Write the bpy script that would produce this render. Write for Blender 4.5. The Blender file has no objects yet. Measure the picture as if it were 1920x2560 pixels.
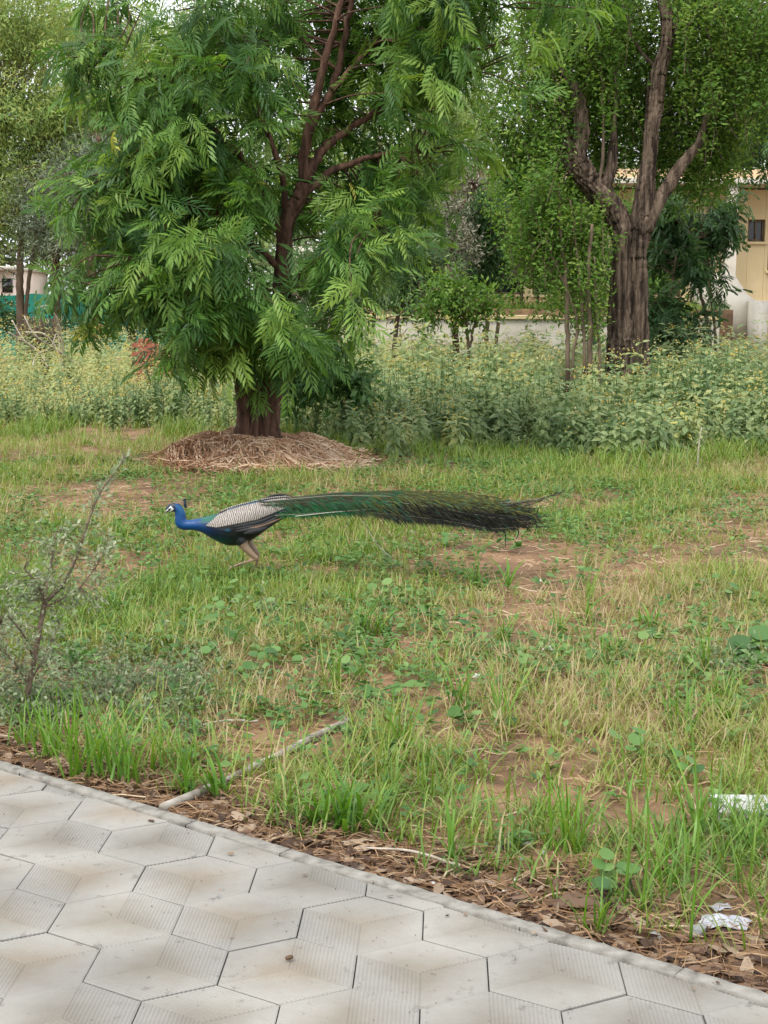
import bpy, bmesh, math, random
import numpy as np
from mathutils import Matrix, Vector

# ------------------------------------------------------------------ camera, sky, sun, exposure
SC = bpy.context.scene
COL = SC.collection
F_PX, H_CAM = 3670.0, 1.4688            # focal length in photo pixels (1920 wide), eye height
PITCH, ROLL = 0.13344, 0.00429
FW = np.array([0, math.cos(PITCH), -math.sin(PITCH)])
_U = np.array([0, math.sin(PITCH), math.cos(PITCH)]); _R = np.array([1.0, 0, 0])
RT = math.cos(ROLL) * _R + math.sin(ROLL) * _U
UP = -math.sin(ROLL) * _R + math.cos(ROLL) * _U
cam_d = bpy.data.cameras.new('camera')
cam_d.sensor_fit = 'HORIZONTAL'; cam_d.sensor_width = 36.0
cam_d.lens = 36.0 * F_PX / 1920.0
cam_d.clip_start = 0.05; cam_d.clip_end = 2000
cam = bpy.data.objects.new('camera', cam_d); COL.objects.link(cam)
M = Matrix.Identity(4)
for i in range(3):
    M[i][0] = RT[i]; M[i][1] = UP[i]; M[i][2] = -FW[i]
M[2][3] = H_CAM
cam.matrix_world = M
SC.camera = cam

SUN_EL, SUN_AZ = math.radians(58), math.radians(215)   # azimuth clockwise from +Y
world = bpy.data.worlds.new('World'); SC.world = world; world.use_nodes = True
nt = world.node_tree; nt.nodes.clear()
sky = nt.nodes.new('ShaderNodeTexSky'); sky.sky_type = 'NISHITA'; sky.sun_disc = False
sky.sun_elevation = SUN_EL; sky.sun_rotation = SUN_AZ
sky.air_density = 1.0; sky.dust_density = 6.0; sky.ozone_density = 1.0
hs = nt.nodes.new('ShaderNodeHueSaturation'); hs.inputs['Saturation'].default_value = 0.18
bg = nt.nodes.new('ShaderNodeBackground'); bg.inputs['Strength'].default_value = 0.15
wo = nt.nodes.new('ShaderNodeOutputWorld')
cl = nt.nodes.new('ShaderNodeMix'); cl.data_type = 'RGBA'; cl.inputs[0].default_value = 0.75; cl.inputs[7].default_value = (6.5, 6.65, 7.0, 1)   # even cloud cover
nt.links.new(sky.outputs[0], hs.inputs['Color']); nt.links.new(hs.outputs[0], cl.inputs[6]); nt.links.new(cl.outputs[2], bg.inputs['Color'])
nt.links.new(bg.outputs[0], wo.inputs['Surface'])
sd = bpy.data.lights.new('sun', 'SUN'); sd.energy = 1.3; sd.angle = math.radians(18); sd.color = (1.0, 0.95, 0.86)
sun = bpy.data.objects.new('sun', sd); COL.objects.link(sun)
sv = Vector((math.sin(SUN_AZ) * math.cos(SUN_EL), math.cos(SUN_AZ) * math.cos(SUN_EL), math.sin(SUN_EL)))
sun.rotation_euler = sv.to_track_quat('Z', 'Y').to_euler(); sun.location = (0, 0, 40)
SC.view_settings.view_transform = 'Standard'; SC.view_settings.look = 'None'
SC.view_settings.exposure = 0.95; SC.view_settings.gamma = 1.0
SC.render.engine = 'CYCLES'
SC.cycles.max_bounces = 6; SC.cycles.diffuse_bounces = 4; SC.cycles.glossy_bounces = 2
SC.cycles.transmission_bounces = 4; SC.cycles.transparent_max_bounces = 4
SC.cycles.use_denoising = True

# ------------------------------------------------------------------ helpers
rng = np.random.default_rng(7)
random.seed(7)

def ray(px, py):
    return FW + (px - 960) / F_PX * RT - (py - 1280) / F_PX * UP

def G(px, py, z=0.0):
    """photo pixel -> point on the level z"""
    d = ray(px, py); k = (z - H_CAM) / d[2]
    return np.array([d[0] * k, d[1] * k, z])

def P(px, py, Y):
    """photo pixel -> point at ground distance Y"""
    d = ray(px, py); k = Y / d[1]
    return np.array([d[0] * k, Y, H_CAM + d[2] * k])

def _h(i, j, s):
    n = (i * 374761393 + j * 668265263 + s * 982451653) & 0x7fffffff
    n = ((n ^ (n >> 13)) * 1274126177) & 0x7fffffff
    return ((n ^ (n >> 16)) & 0xffff) / 65535.0

def vnoise(x, y, s=0):
    x = np.asarray(x, float); y = np.asarray(y, float)
    xi = np.floor(x).astype(np.int64); yi = np.floor(y).astype(np.int64)
    u = x - xi; v = y - yi; u = u * u * (3 - 2 * u); v = v * v * (3 - 2 * v)
    return (_h(xi, yi, s) * (1 - u) + _h(xi + 1, yi, s) * u) * (1 - v) + (_h(xi, yi + 1, s) * (1 - u) + _h(xi + 1, yi + 1, s) * u) * v

def fbm(x, y, s=0, o=3):
    t = 0; a = 0.5; n = 0
    for k in range(o):
        t = t + a * vnoise(np.asarray(x) * 2 ** k, np.asarray(y) * 2 ** k, s + k * 17); n += a; a *= 0.5
    return t / n

# the pavement edge (measured on the photo): straight line through two ground points
KA = np.array([-1.276, 4.739]); KB = np.array([0.85, 3.063])
KD = (KB - KA) / np.linalg.norm(KB - KA); KN = np.array([-KD[1], KD[0]])
if KN[1] < 0: KN = -KN                                     # points to the soil side

def kdist(x, y):
    return (np.asarray(x) - KA[0]) * KN[0] + (np.asarray(y) - KA[1]) * KN[1]

def terr(x, y):
    x = np.asarray(x, float); y = np.asarray(y, float)
    d = kdist(x, y)
    z = -0.045 + 0.05 * (fbm(x * 0.5 + 9, y * 0.5, 3) - 0.5) + 0.03 * (fbm(x * 2.3, y * 2.3, 5) - 0.5)
    z = np.where(d < 0.6, np.minimum(z, -0.03) * np.clip(d / 0.6, 0, 1) + -0.035 * (1 - np.clip(d / 0.6, 0, 1)), z)
    return np.where(d < 0.0, -0.12, z)

def nrmz(v):
    return v / np.maximum(np.linalg.norm(v, axis=-1, keepdims=True), 1e-9)

def tag(o, label=None, cat=None, group=None, kind=None):
    if label: o['label'] = label
    if cat: o['category'] = cat
    if group: o['group'] = group
    if kind: o['kind'] = kind
    return o

def mesh(name, V, T=None, Q=None, rnd=None, col=None, smooth=False, mat=None):
    V = np.asarray(V, np.float32)
    T = np.zeros((0, 3), np.int32) if T is None else np.asarray(T, np.int32).reshape(-1, 3)
    Q = np.zeros((0, 4), np.int32) if Q is None else np.asarray(Q, np.int32).reshape(-1, 4)
    me = bpy.data.meshes.new(name)
    me.vertices.add(len(V)); me.vertices.foreach_set('co', V.ravel())
    L = np.concatenate([T.ravel(), Q.ravel()]).astype(np.int32)
    me.loops.add(len(L)); me.loops.foreach_set('vertex_index', L)
    st = np.concatenate([np.arange(len(T)) * 3, len(T) * 3 + np.arange(len(Q)) * 4]).astype(np.int32)
    me.polygons.add(len(st)); me.polygons.foreach_set('loop_start', st)
    if smooth: me.polygons.foreach_set('use_smooth', np.ones(len(st), bool))
    me.update(calc_edges=True)
    if rnd is not None:
        a = me.attributes.new('rnd', 'FLOAT', 'POINT'); a.data.foreach_set('value', np.asarray(rnd, np.float32))
    if col is not None:
        c = np.ones((len(V), 4), np.float32); c[:, :3] = col
        a = me.attributes.new('col', 'FLOAT_COLOR', 'POINT'); a.data.foreach_set('color', c.ravel())
    if mat: me.materials.append(mat)
    return me

def obj(name, me, parent=None, loc=None):
    o = bpy.data.objects.new(name, me); COL.objects.link(o)
    if parent: o.parent = parent
    if loc is not None: o.location = loc
    return o

def empty(name, loc):
    o = bpy.data.objects.new(name, None); COL.objects.link(o); o.location = loc
    o.empty_display_size = 0.1
    return o

class Acc:
    """collects pieces of ONE mesh"""
    def __init__(s): s.V = []; s.T = []; s.Q = []; s.r = []; s.c = []; s.n = 0
    def add(s, V, T=None, Q=None, r=None, c=None):
        V = np.asarray(V, float).reshape(-1, 3)
        if T is not None and len(T): s.T.append(np.asarray(T).reshape(-1, 3) + s.n)
        if Q is not None and len(Q): s.Q.append(np.asarray(Q).reshape(-1, 4) + s.n)
        s.V.append(V); s.n += len(V)
        s.r.append(np.broadcast_to(0.5 if r is None else r, (len(V),)).astype(float))
        s.c.append(np.broadcast_to((0.5, 0.5, 0.5) if c is None else c, (len(V), 3)).astype(float))
    def mesh(s, name, mat, smooth=False, origin=None, col=False):
        V = np.concatenate(s.V)
        if origin is not None: V = V - np.asarray(origin)
        return mesh(name, V, np.concatenate(s.T) if s.T else None, np.concatenate(s.Q) if s.Q else None,
                    np.concatenate(s.r), np.concatenate(s.c) if col else None, smooth, mat)

def box(a, lo, hi, r=None):
    x0, y0, z0 = lo; x1, y1, z1 = hi
    V = [(x0, y0, z0), (x1, y0, z0), (x1, y1, z0), (x0, y1, z0), (x0, y0, z1), (x1, y0, z1), (x1, y1, z1), (x0, y1, z1)]
    a.add(V, Q=[(0, 3, 2, 1), (4, 5, 6, 7), (0, 1, 5, 4), (1, 2, 6, 5), (2, 3, 7, 6), (3, 0, 4, 7)], r=r)

def catmull(pts, n):
    pts = np.asarray(pts, float)
    p = np.vstack([2 * pts[0] - pts[1], pts, 2 * pts[-1] - pts[-2]])
    out = []
    for i in range(1, len(p) - 2):
        t = np.linspace(0, 1, n, endpoint=False)[:, None]
        a, b, c, d = p[i - 1], p[i], p[i + 1], p[i + 2]
        out.append(0.5 * (2 * b + (c - a) * t + (2 * a - 5 * b + 4 * c - d) * t ** 2 + (3 * b - a - 3 * c + d) * t ** 3))
    out.append(pts[-1:])
    return np.vstack(out)

def tube(a, pts, rad, n=6, r=None, rough=0.0, c=None, sq=None, ridge=0.0, cap=True):
    """tapered tube; sq = ratio of the second axis"""
    pts = np.asarray(pts, float); k = len(pts)
    rad = np.interp(np.linspace(0, 1, k), np.linspace(0, 1, len(np.atleast_1d(rad))), np.atleast_1d(rad))
    t = nrmz(np.gradient(pts, axis=0))
    ref = np.array([0.31, 0.95, 0.05]) if abs(t[:, 1]).mean() < 0.8 else np.array([1.0, 0, 0.1])
    u = nrmz(np.cross(t, ref)); v = np.cross(t, u)
    an = np.linspace(0, 2 * math.pi, n, endpoint=False)
    rr = rad[:, None] * np.ones(n)[None]
    if rough:
        li = np.arange(k)[:, None] * 0.35
        rr = rr * (1 + rough * (fbm(np.cos(an)[None] * 1.7 + li * 0.12 + 5, np.sin(an)[None] * 1.7 + li * 0.10 + 3, 31) - 0.5) * 2
                   + rough * 0.8 * (vnoise(np.broadcast_to(an[None] * 3.2, (k, n)), np.broadcast_to(li * 0.25, (k, n)), 77) - 0.5))
    if ridge:
        li = np.arange(k)[:, None]; wob = 1.6 * vnoise(an[None] * 1.3 + 0 * li, li * .11 + 0 * an[None], 91) + .9 * vnoise(an[None] * 2.6 + 0 * li, li * .3 + 0 * an[None], 92)
        rr = rr * (1 + ridge * (np.abs(np.sin(an[None] * 5.5 + wob * 3)) - .5 + .8 * (vnoise(an[None] * 9 + 0 * li, li * .45 + 0 * an[None], 93) - .5)))
    w = 1.0 if sq is None else sq
    V = pts[:, None] + rr[..., None] * (np.cos(an)[None, :, None] * u[:, None] + w * np.sin(an)[None, :, None] * v[:, None])
    V = V.reshape(-1, 3)
    i, j = np.meshgrid(np.arange(k - 1), np.arange(n), indexing='ij'); j2 = (j + 1) % n
    Q = np.stack([i * n + j, i * n + j2, (i + 1) * n + j2, (i + 1) * n + j], -1).reshape(-1, 4)
    e0, e1 = len(V), len(V) + 1
    V = np.vstack([V, pts[:1], pts[-1:]])
    jj = np.arange(n); j2 = (jj + 1) % n
    T = np.vstack([np.stack([np.full(n, e0), j2, jj], -1), np.stack([np.full(n, e1), (k - 1) * n + jj, (k - 1) * n + j2], -1)])
    a.add(V, T if cap else None, Q, r, c)

def scatter(a, tm, pos, yd, zh, sc, rnd, c=None):
    """stamp the template leaf tm=(V,T,Q) at pos, along yd, face roughly to zh"""
    tv, tt, tq = tm
    pos = np.asarray(pos, float); n = len(pos)
    if n == 0: return
    y = nrmz(yd); x = nrmz(np.cross(y, zh)); z = np.cross(x, y)
    sc = np.broadcast_to(sc, (n,))[:, None, None]
    V = pos[:, None] + sc * (tv[None, :, 0:1] * x[:, None] + tv[None, :, 1:2] * y[:, None] + tv[None, :, 2:3] * z[:, None])
    k = len(tv); off = (np.arange(n) * k)[:, None, None]
    a.add(V.reshape(-1, 3), (tt[None] + off).reshape(-1, 3) if len(tt) else None, (tq[None] + off).reshape(-1, 4) if len(tq) else None,
          np.repeat(np.broadcast_to(rnd, (n,)), k), None if c is None else np.repeat(c, k, axis=0))

def tmpl(V, T=(), Q=()):
    return (np.array(V, float), np.array(T, int).reshape(-1, 3), np.array(Q, int).reshape(-1, 4))

LEAF2 = tmpl([(0, 0, 0), (-.2, .45, .05), (.2, .45, .05), (0, 1, -.08)], T=[(0, 2, 1), (1, 2, 3)])
LEAF4 = tmpl([(0, 0, 0), (-.22, .35, .05), (.22, .35, .05), (-.17, .68, .0), (.17, .68, .0), (0, 1, -.12), (0, .35, -.02), (0, .68, -.05)],
             T=[(0, 6, 1), (0, 2, 6), (3, 7, 5), (7, 4, 5)], Q=[(1, 6, 7, 3), (6, 2, 4, 7)])
OVATE = tmpl([(0, 0, 0), (-.25, .42, .05), (.25, .42, .05), (0, .45, -.05), (0, 1, -.14)], T=[(0, 3, 1), (0, 2, 3), (1, 3, 4), (3, 2, 4)])
NARROW = tmpl([(0, 0, 0), (-.13, .45, .04), (.13, .45, .04), (0, 1, -.1)], T=[(0, 2, 1), (1, 2, 3)])

def compound(npairs, droop, leaflet=0.27, wide=0.027, seed=0):
    """pinnate leaf of unit length"""
    r = np.random.default_rng(seed); V = []; T = []; Q = []
    def pt(t):
        return np.array([0, t * (1 - 0.16 * droop * t), -droop * 0.42 * t * t])
    n = 0
    for k in range(9):                                                     # the stalk
        pass
    st = [pt(t) for t in np.linspace(0, 1, 4)]
    for i, p in enumerate(st):
        V += [p + (-.006, 0, 0), p + (.006, 0, 0)]
        if i: Q.append((2 * i - 2, 2 * i - 1, 2 * i + 1, 2 * i))
    for i in range(npairs):
        t = 0.2 + 0.78 * i / (npairs - 1)
        b = pt(t); tan = nrmz(pt(min(1, t + .02)) - pt(t - .02))
        L = leaflet * (0.75 + 0.5 * math.sin(math.pi * (0.15 + 0.7 * t))) * r.uniform(.85, 1.1)
        for s in (-1, 1):
            a = math.radians(58 - 22 * t + r.uniform(-8, 8))
            d = nrmz(np.array([s * math.sin(a), 0, 0]) + math.cos(a) * tan + np.array([0, 0, -.06 - .16 * r.random()]))
            sd_ = nrmz(np.cross(d, (0, 0, 1)))
            bend = tan * .18 * L
            m1 = b + d * L * .35; m2 = b + d * L * .7 + bend * .35 + np.array([0, 0, -.03 * L]); tip = b + d * L + bend + np.array([0, 0, -.14 * L])
            k = len(V)
            mm = (m1 + m2) / 2
            V += [b, mm + sd_ * wide, mm - sd_ * wide, tip]
            T += [(k, k + 2, k + 1), (k + 1, k + 2, k + 3)]
    return tmpl(V, T, Q)

NEEM = [compound(6, d, .29, .037, seed=i) for i, d in enumerate((.35, .7, 1.0, 1.4))]
NEEM_FAR = [compound(5, d, .3, .06, seed=9 + i) for i, d in enumerate((.6, 1.2))]
FEATHERY = [compound(6, d, .2, .05, seed=19 + i) for i, d in enumerate((.2, .6))]

# ------------------------------------------------------------------ materials
def new_mat(name):
    m = bpy.data.materials.new(name); m.use_nodes = True
    n = m.node_tree.nodes; n.clear()
    return m, n, m.node_tree.links

def ramp(n, stops, interp='LINEAR'):
    r = n.new('ShaderNodeValToRGB'); e = r.color_ramp.elements; r.color_ramp.interpolation = interp
    while len(e) < len(stops): e.new(0.5)
    for k, (p, c) in zip(e, stops): k.position = p; k.color = (*c, 1)
    return r

def leaf_mat(name, stops, rough=0.5, trans=0.3, spec=0.4):
    m, n, l = new_mat(name)
    at = n.new('ShaderNodeAttribute'); at.attribute_name = 'rnd'
    rp = ramp(n, stops); l.new(at.outputs['Fac'], rp.inputs[0])
    p = n.new('ShaderNodeBsdfPrincipled'); p.inputs['Roughness'].default_value = rough; p.inputs['Specular IOR Level'].default_value = spec
    t = n.new('ShaderNodeBsdfTranslucent')
    hs = n.new('ShaderNodeHueSaturation'); hs.inputs['Hue'].default_value = 0.485; hs.inputs['Value'].default_value = 1.25; hs.inputs['Saturation'].default_value = 1.1
    l.new(rp.outputs[0], hs.inputs['Color']); l.new(hs.outputs[0], t.inputs[0]); l.new(rp.outputs[0], p.inputs['Base Color'])
    mx = n.new('ShaderNodeMixShader'); mx.inputs[0].default_value = trans
    l.new(p.outputs[0], mx.inputs[1]); l.new(t.outputs[0], mx.inputs[2])
    o = n.new('ShaderNodeOutputMaterial'); l.new(mx.outputs[0], o.inputs[0])
    return m

def noise_mat(name, stops, scale=8, rough=0.85, bump=0.3, bscale=40, detail=6, stretch=(1, 1, 1), dist=0.0, spec=0.3, bdist=0.02):
    m, n, l = new_mat(name)
    tc = n.new('ShaderNodeTexCoord'); mp = n.new('ShaderNodeMapping'); mp.inputs['Scale'].default_value = stretch
    l.new(tc.outputs['Object'], mp.inputs[0])
    nz = n.new('ShaderNodeTexNoise'); nz.inputs['Scale'].default_value = scale; nz.inputs['Detail'].default_value = detail; nz.inputs['Distortion'].default_value = dist
    l.new(mp.outputs[0], nz.inputs['Vector'])
    rp = ramp(n, stops); l.new(nz.outputs['Fac'], rp.inputs[0])
    p = n.new('ShaderNodeBsdfPrincipled'); p.inputs['Roughness'].default_value = rough; p.inputs['Specular IOR Level'].default_value = spec
    l.new(rp.outputs[0], p.inputs['Base Color'])
    n2 = n.new('ShaderNodeTexNoise'); n2.inputs['Scale'].default_value = bscale; n2.inputs['Detail'].default_value = 5
    l.new(mp.outputs[0], n2.inputs['Vector'])
    b = n.new('ShaderNodeBump'); b.inputs['Strength'].default_value = bump; b.inputs['Distance'].default_value = bdist
    l.new(n2.outputs['Fac'], b.inputs['Height']); l.new(b.outputs[0], p.inputs['Normal'])
    o = n.new('ShaderNodeOutputMaterial'); l.new(p.outputs[0], o.inputs[0])
    return m

MAT = {}
MAT['soil'] = noise_mat('soil', [(.25, (.075, .046, .028)), (.42, (.145, .086, .049)), (.58, (.22, .132, .072)), (.8, (.27, .18, .11))], 2.6, .95, .9, 34, 10, dist=.6)
MAT['grass'] = leaf_mat('grass_blade', [(0, (.075, .16, .024)), (.35, (.145, .25, .035)), (.6, (.22, .30, .055)), (.8, (.31, .30, .10)), (1, (.40, .32, .18))], .5, .35)
MAT['tuft'] = leaf_mat('tuft_blade', [(0, (.065, .17, .022)), (.5, (.14, .28, .032)), (.85, (.24, .33, .065)), (1, (.38, .32, .15))], .42, .35)
MAT['straw'] = leaf_mat('dry_straw', [(0, (.16, .09, .045)), (.3, (.30, .19, .105)), (.7, (.45, .335, .21)), (1, (.56, .47, .35))], .7, .1, .2)
MAT['litter'] = leaf_mat('dry_leaf', [(0, (.032, .017, .010)), (.35, (.08, .044, .026)), (.7, (.155, .097, .062)), (1, (.29, .22, .155))], .65, .1, .3)
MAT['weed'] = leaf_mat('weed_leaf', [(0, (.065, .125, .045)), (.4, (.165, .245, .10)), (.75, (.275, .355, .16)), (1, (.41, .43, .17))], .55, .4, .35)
MAT['weed_top'] = leaf_mat('weed_flower', [(0, (.30, .31, .10)), (.35, (.44, .39, .13)), (.7, (.58, .40, .04)), (1, (.62, .56, .40))], .7, .2, .2)
MAT['neem'] = leaf_mat('neem_leaf', [(0, (.03, .092, .02)), (.4, (.075, .178, .03)), (.75, (.14, .268, .043)), (.975, (.215, .34, .06)), (1, (.40, .40, .07))], .48, .42, .35)
MAT['dark_leaf'] = leaf_mat('dark_leaf', [(0, (.024, .06, .022)), (.5, (.05, .115, .035)), (1, (.10, .18, .05))], .55, .35, .3)
MAT['small_leaf'] = leaf_mat('small_bright_leaf', [(0, (.05, .12, .02)), (.4, (.10, .205, .032)), (.8, (.165, .285, .05)), (1, (.25, .35, .075))], .6, .42, .25)
MAT['acacia'] = leaf_mat('pale_feathery_leaf', [(0, (.08, .15, .04)), (.4, (.165, .26, .06)), (.8, (.26, .34, .08)), (1, (.36, .39, .12))], .6, .35)
MAT['grey_leaf'] = leaf_mat('grey_green_leaf', [(0, (.06, .085, .05)), (.5, (.12, .155, .09)), (1, (.21, .24, .15))], .6, .2)
MAT['dry_bush'] = leaf_mat('dry_grey_leaf', [(0, (.13, .12, .08)), (.5, (.23, .215, .15)), (1, (.33, .31, .23))], .7, .15)
MAT['shrub_leaf'] = leaf_mat('shrub_grey_leaf', [(0, (.10, .14, .07)), (.5, (.22, .27, .15)), (1, (.37, .41, .27))], .65, .3, .25)
MAT['herb'] = leaf_mat('herb_leaf', [(0, (.04, .11, .025)), (.5, (.085, .19, .04)), (1, (.17, .28, .08))], .5, .3)
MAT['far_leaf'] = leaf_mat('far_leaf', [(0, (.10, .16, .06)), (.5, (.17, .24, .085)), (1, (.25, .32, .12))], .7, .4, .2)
MAT['yellow_leaf'] = leaf_mat('yellow_leaf', [(0, (.45, .43, .09)), (1, (.62, .56, .16))], .5, .3)
MAT['bark_neem'] = noise_mat('neem_bark', [(.32, (.03, .016, .011)), (.5, (.085, .045, .03)), (.72, (.165, .095, .065))], 16, .95, 1.0, 34, 9, (1, 1, .25), bdist=.03)
MAT['bark_old'] = noise_mat('old_furrowed_bark', [(.36, (.026, .017, .012)), (.47, (.092, .065, .046)), (.62, (.19, .14, .10))], 17, .95, 1.0, 19, 9, (1, 1, .085), bdist=.14)
MAT['bark_grey'] = noise_mat('grey_bark', [(.3, (.07, .05, .035)), (.55, (.15, .11, .075)), (.8, (.24, .18, .125))], 9, .95, .7, 20, 6, (1, 1, .25))
MAT['dead_wood'] = noise_mat('dead_wood', [(.3, (.26, .22, .17)), (.7, (.50, .45, .37))], 14, .9, .4, 30)
MAT['twig'] = noise_mat('twig', [(.3, (.09, .065, .045)), (.7, (.20, .15, .105))], 20, .9, .4, 40)
MAT['cement'] = noise_mat('cement', [(.3, (.12, .112, .098)), (.48, (.205, .195, .172)), (.7, (.27, .26, .237))], 22, .95, .7, 90, 8, bdist=.006)
MAT['mortar'] = noise_mat('mortar_bed', [(.3, (.09, .085, .072)), (.55, (.18, .17, .15)), (.8, (.26, .25, .225))], 22, .95, .9, 120, 8, bdist=.006)
MAT['cream'] = noise_mat('cream_plaster', [(.3, (.58, .46, .26)), (.6, (.66, .54, .32)), (.85, (.70, .60, .40))], 1.2, .85, .15, 30)
MAT['peach'] = noise_mat('peach_plaster', [(.3, (.56, .39, .23)), (.7, (.64, .47, .29))], 1.4, .85, .15, 30)
MAT['white_wall'] = noise_mat('white_plaster', [(.25, (.42, .38, .31)), (.5, (.60, .56, .48)), (.8, (.68, .65, .58))], 1.8, .85, .2, 30, 8)
MAT['pink_wall'] = noise_mat('pale_pink_plaster', [(.3, (.62, .50, .42)), (.7, (.74, .64, .56))], 1, .85, .15, 30)
MAT['brick'] = noise_mat('brick', [(.3, (.20, .065, .04)), (.6, (.32, .115, .07)), (.8, (.40, .19, .13))], 9, .95, .5, 50)
MAT['pipe'] = noise_mat('pale_pole', [(.3, (.13, .108, .085)), (.48, (.265, .24, .205)), (.75, (.36, .34, .30))], 16, .85, .5, 60, bdist=.004)
MAT['slab'] = noise_mat('white_slab', [(.3, (.36, .37, .36)), (.7, (.50, .51, .50))], 10, .7, .2, 60, bdist=.001)
MAT['stone'] = noise_mat('grey_stone', [(.3, (.22, .22, .21)), (.6, (.36, .37, .36)), (.8, (.50, .51, .50))], 25, .9, .5, 90)
MAT['rag'] = noise_mat('grey_plastic', [(.3, (.30, .31, .35)), (.7, (.44, .45, .50))], 8, .45, .1, 30, spec=.5, bdist=.002)
MAT['scrap'] = noise_mat('white_scrap', [(.3, (.48, .48, .46)), (.7, (.60, .60, .58))], 12, .7, .1, 50, bdist=.002)

def glass_mat():
    m, n, l = new_mat('dark_glass')
    p = n.new('ShaderNodeBsdfPrincipled'); p.inputs['Base Color'].default_value = (.012, .014, .016, 1)
    p.inputs['Roughness'].default_value = .12; o = n.new('ShaderNodeOutputMaterial'); l.new(p.outputs[0], o.inputs[0])
    return m
MAT['glass'] = glass_mat()

def net_mat():
    m, n, l = new_mat('teal_shade_net')
    tc = n.new('ShaderNodeTexCoord'); w = n.new('ShaderNodeTexNoise'); w.inputs['Scale'].default_value = 1.1
    l.new(tc.outputs['Object'], w.inputs['Vector'])
    r = ramp(n, [(.35, (.008, .17, .125)), (.65, (.025, .30, .22))]); l.new(w.outputs['Fac'], r.inputs[0])
    p = n.new('ShaderNodeBsdfPrincipled'); p.inputs['Roughness'].default_value = .6; l.new(r.outputs[0], p.inputs['Base Color'])
    t = n.new('ShaderNodeBsdfTranslucent'); l.new(r.outputs[0], t.inputs[0])
    mx = n.new('ShaderNodeMixShader'); mx.inputs[0].default_value = .35
    l.new(p.outputs[0], mx.inputs[1]); l.new(t.outputs[0], mx.inputs[2])
    o = n.new('ShaderNodeOutputMaterial'); l.new(mx.outputs[0], o.inputs[0])
    return m
MAT['net'] = net_mat()

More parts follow.
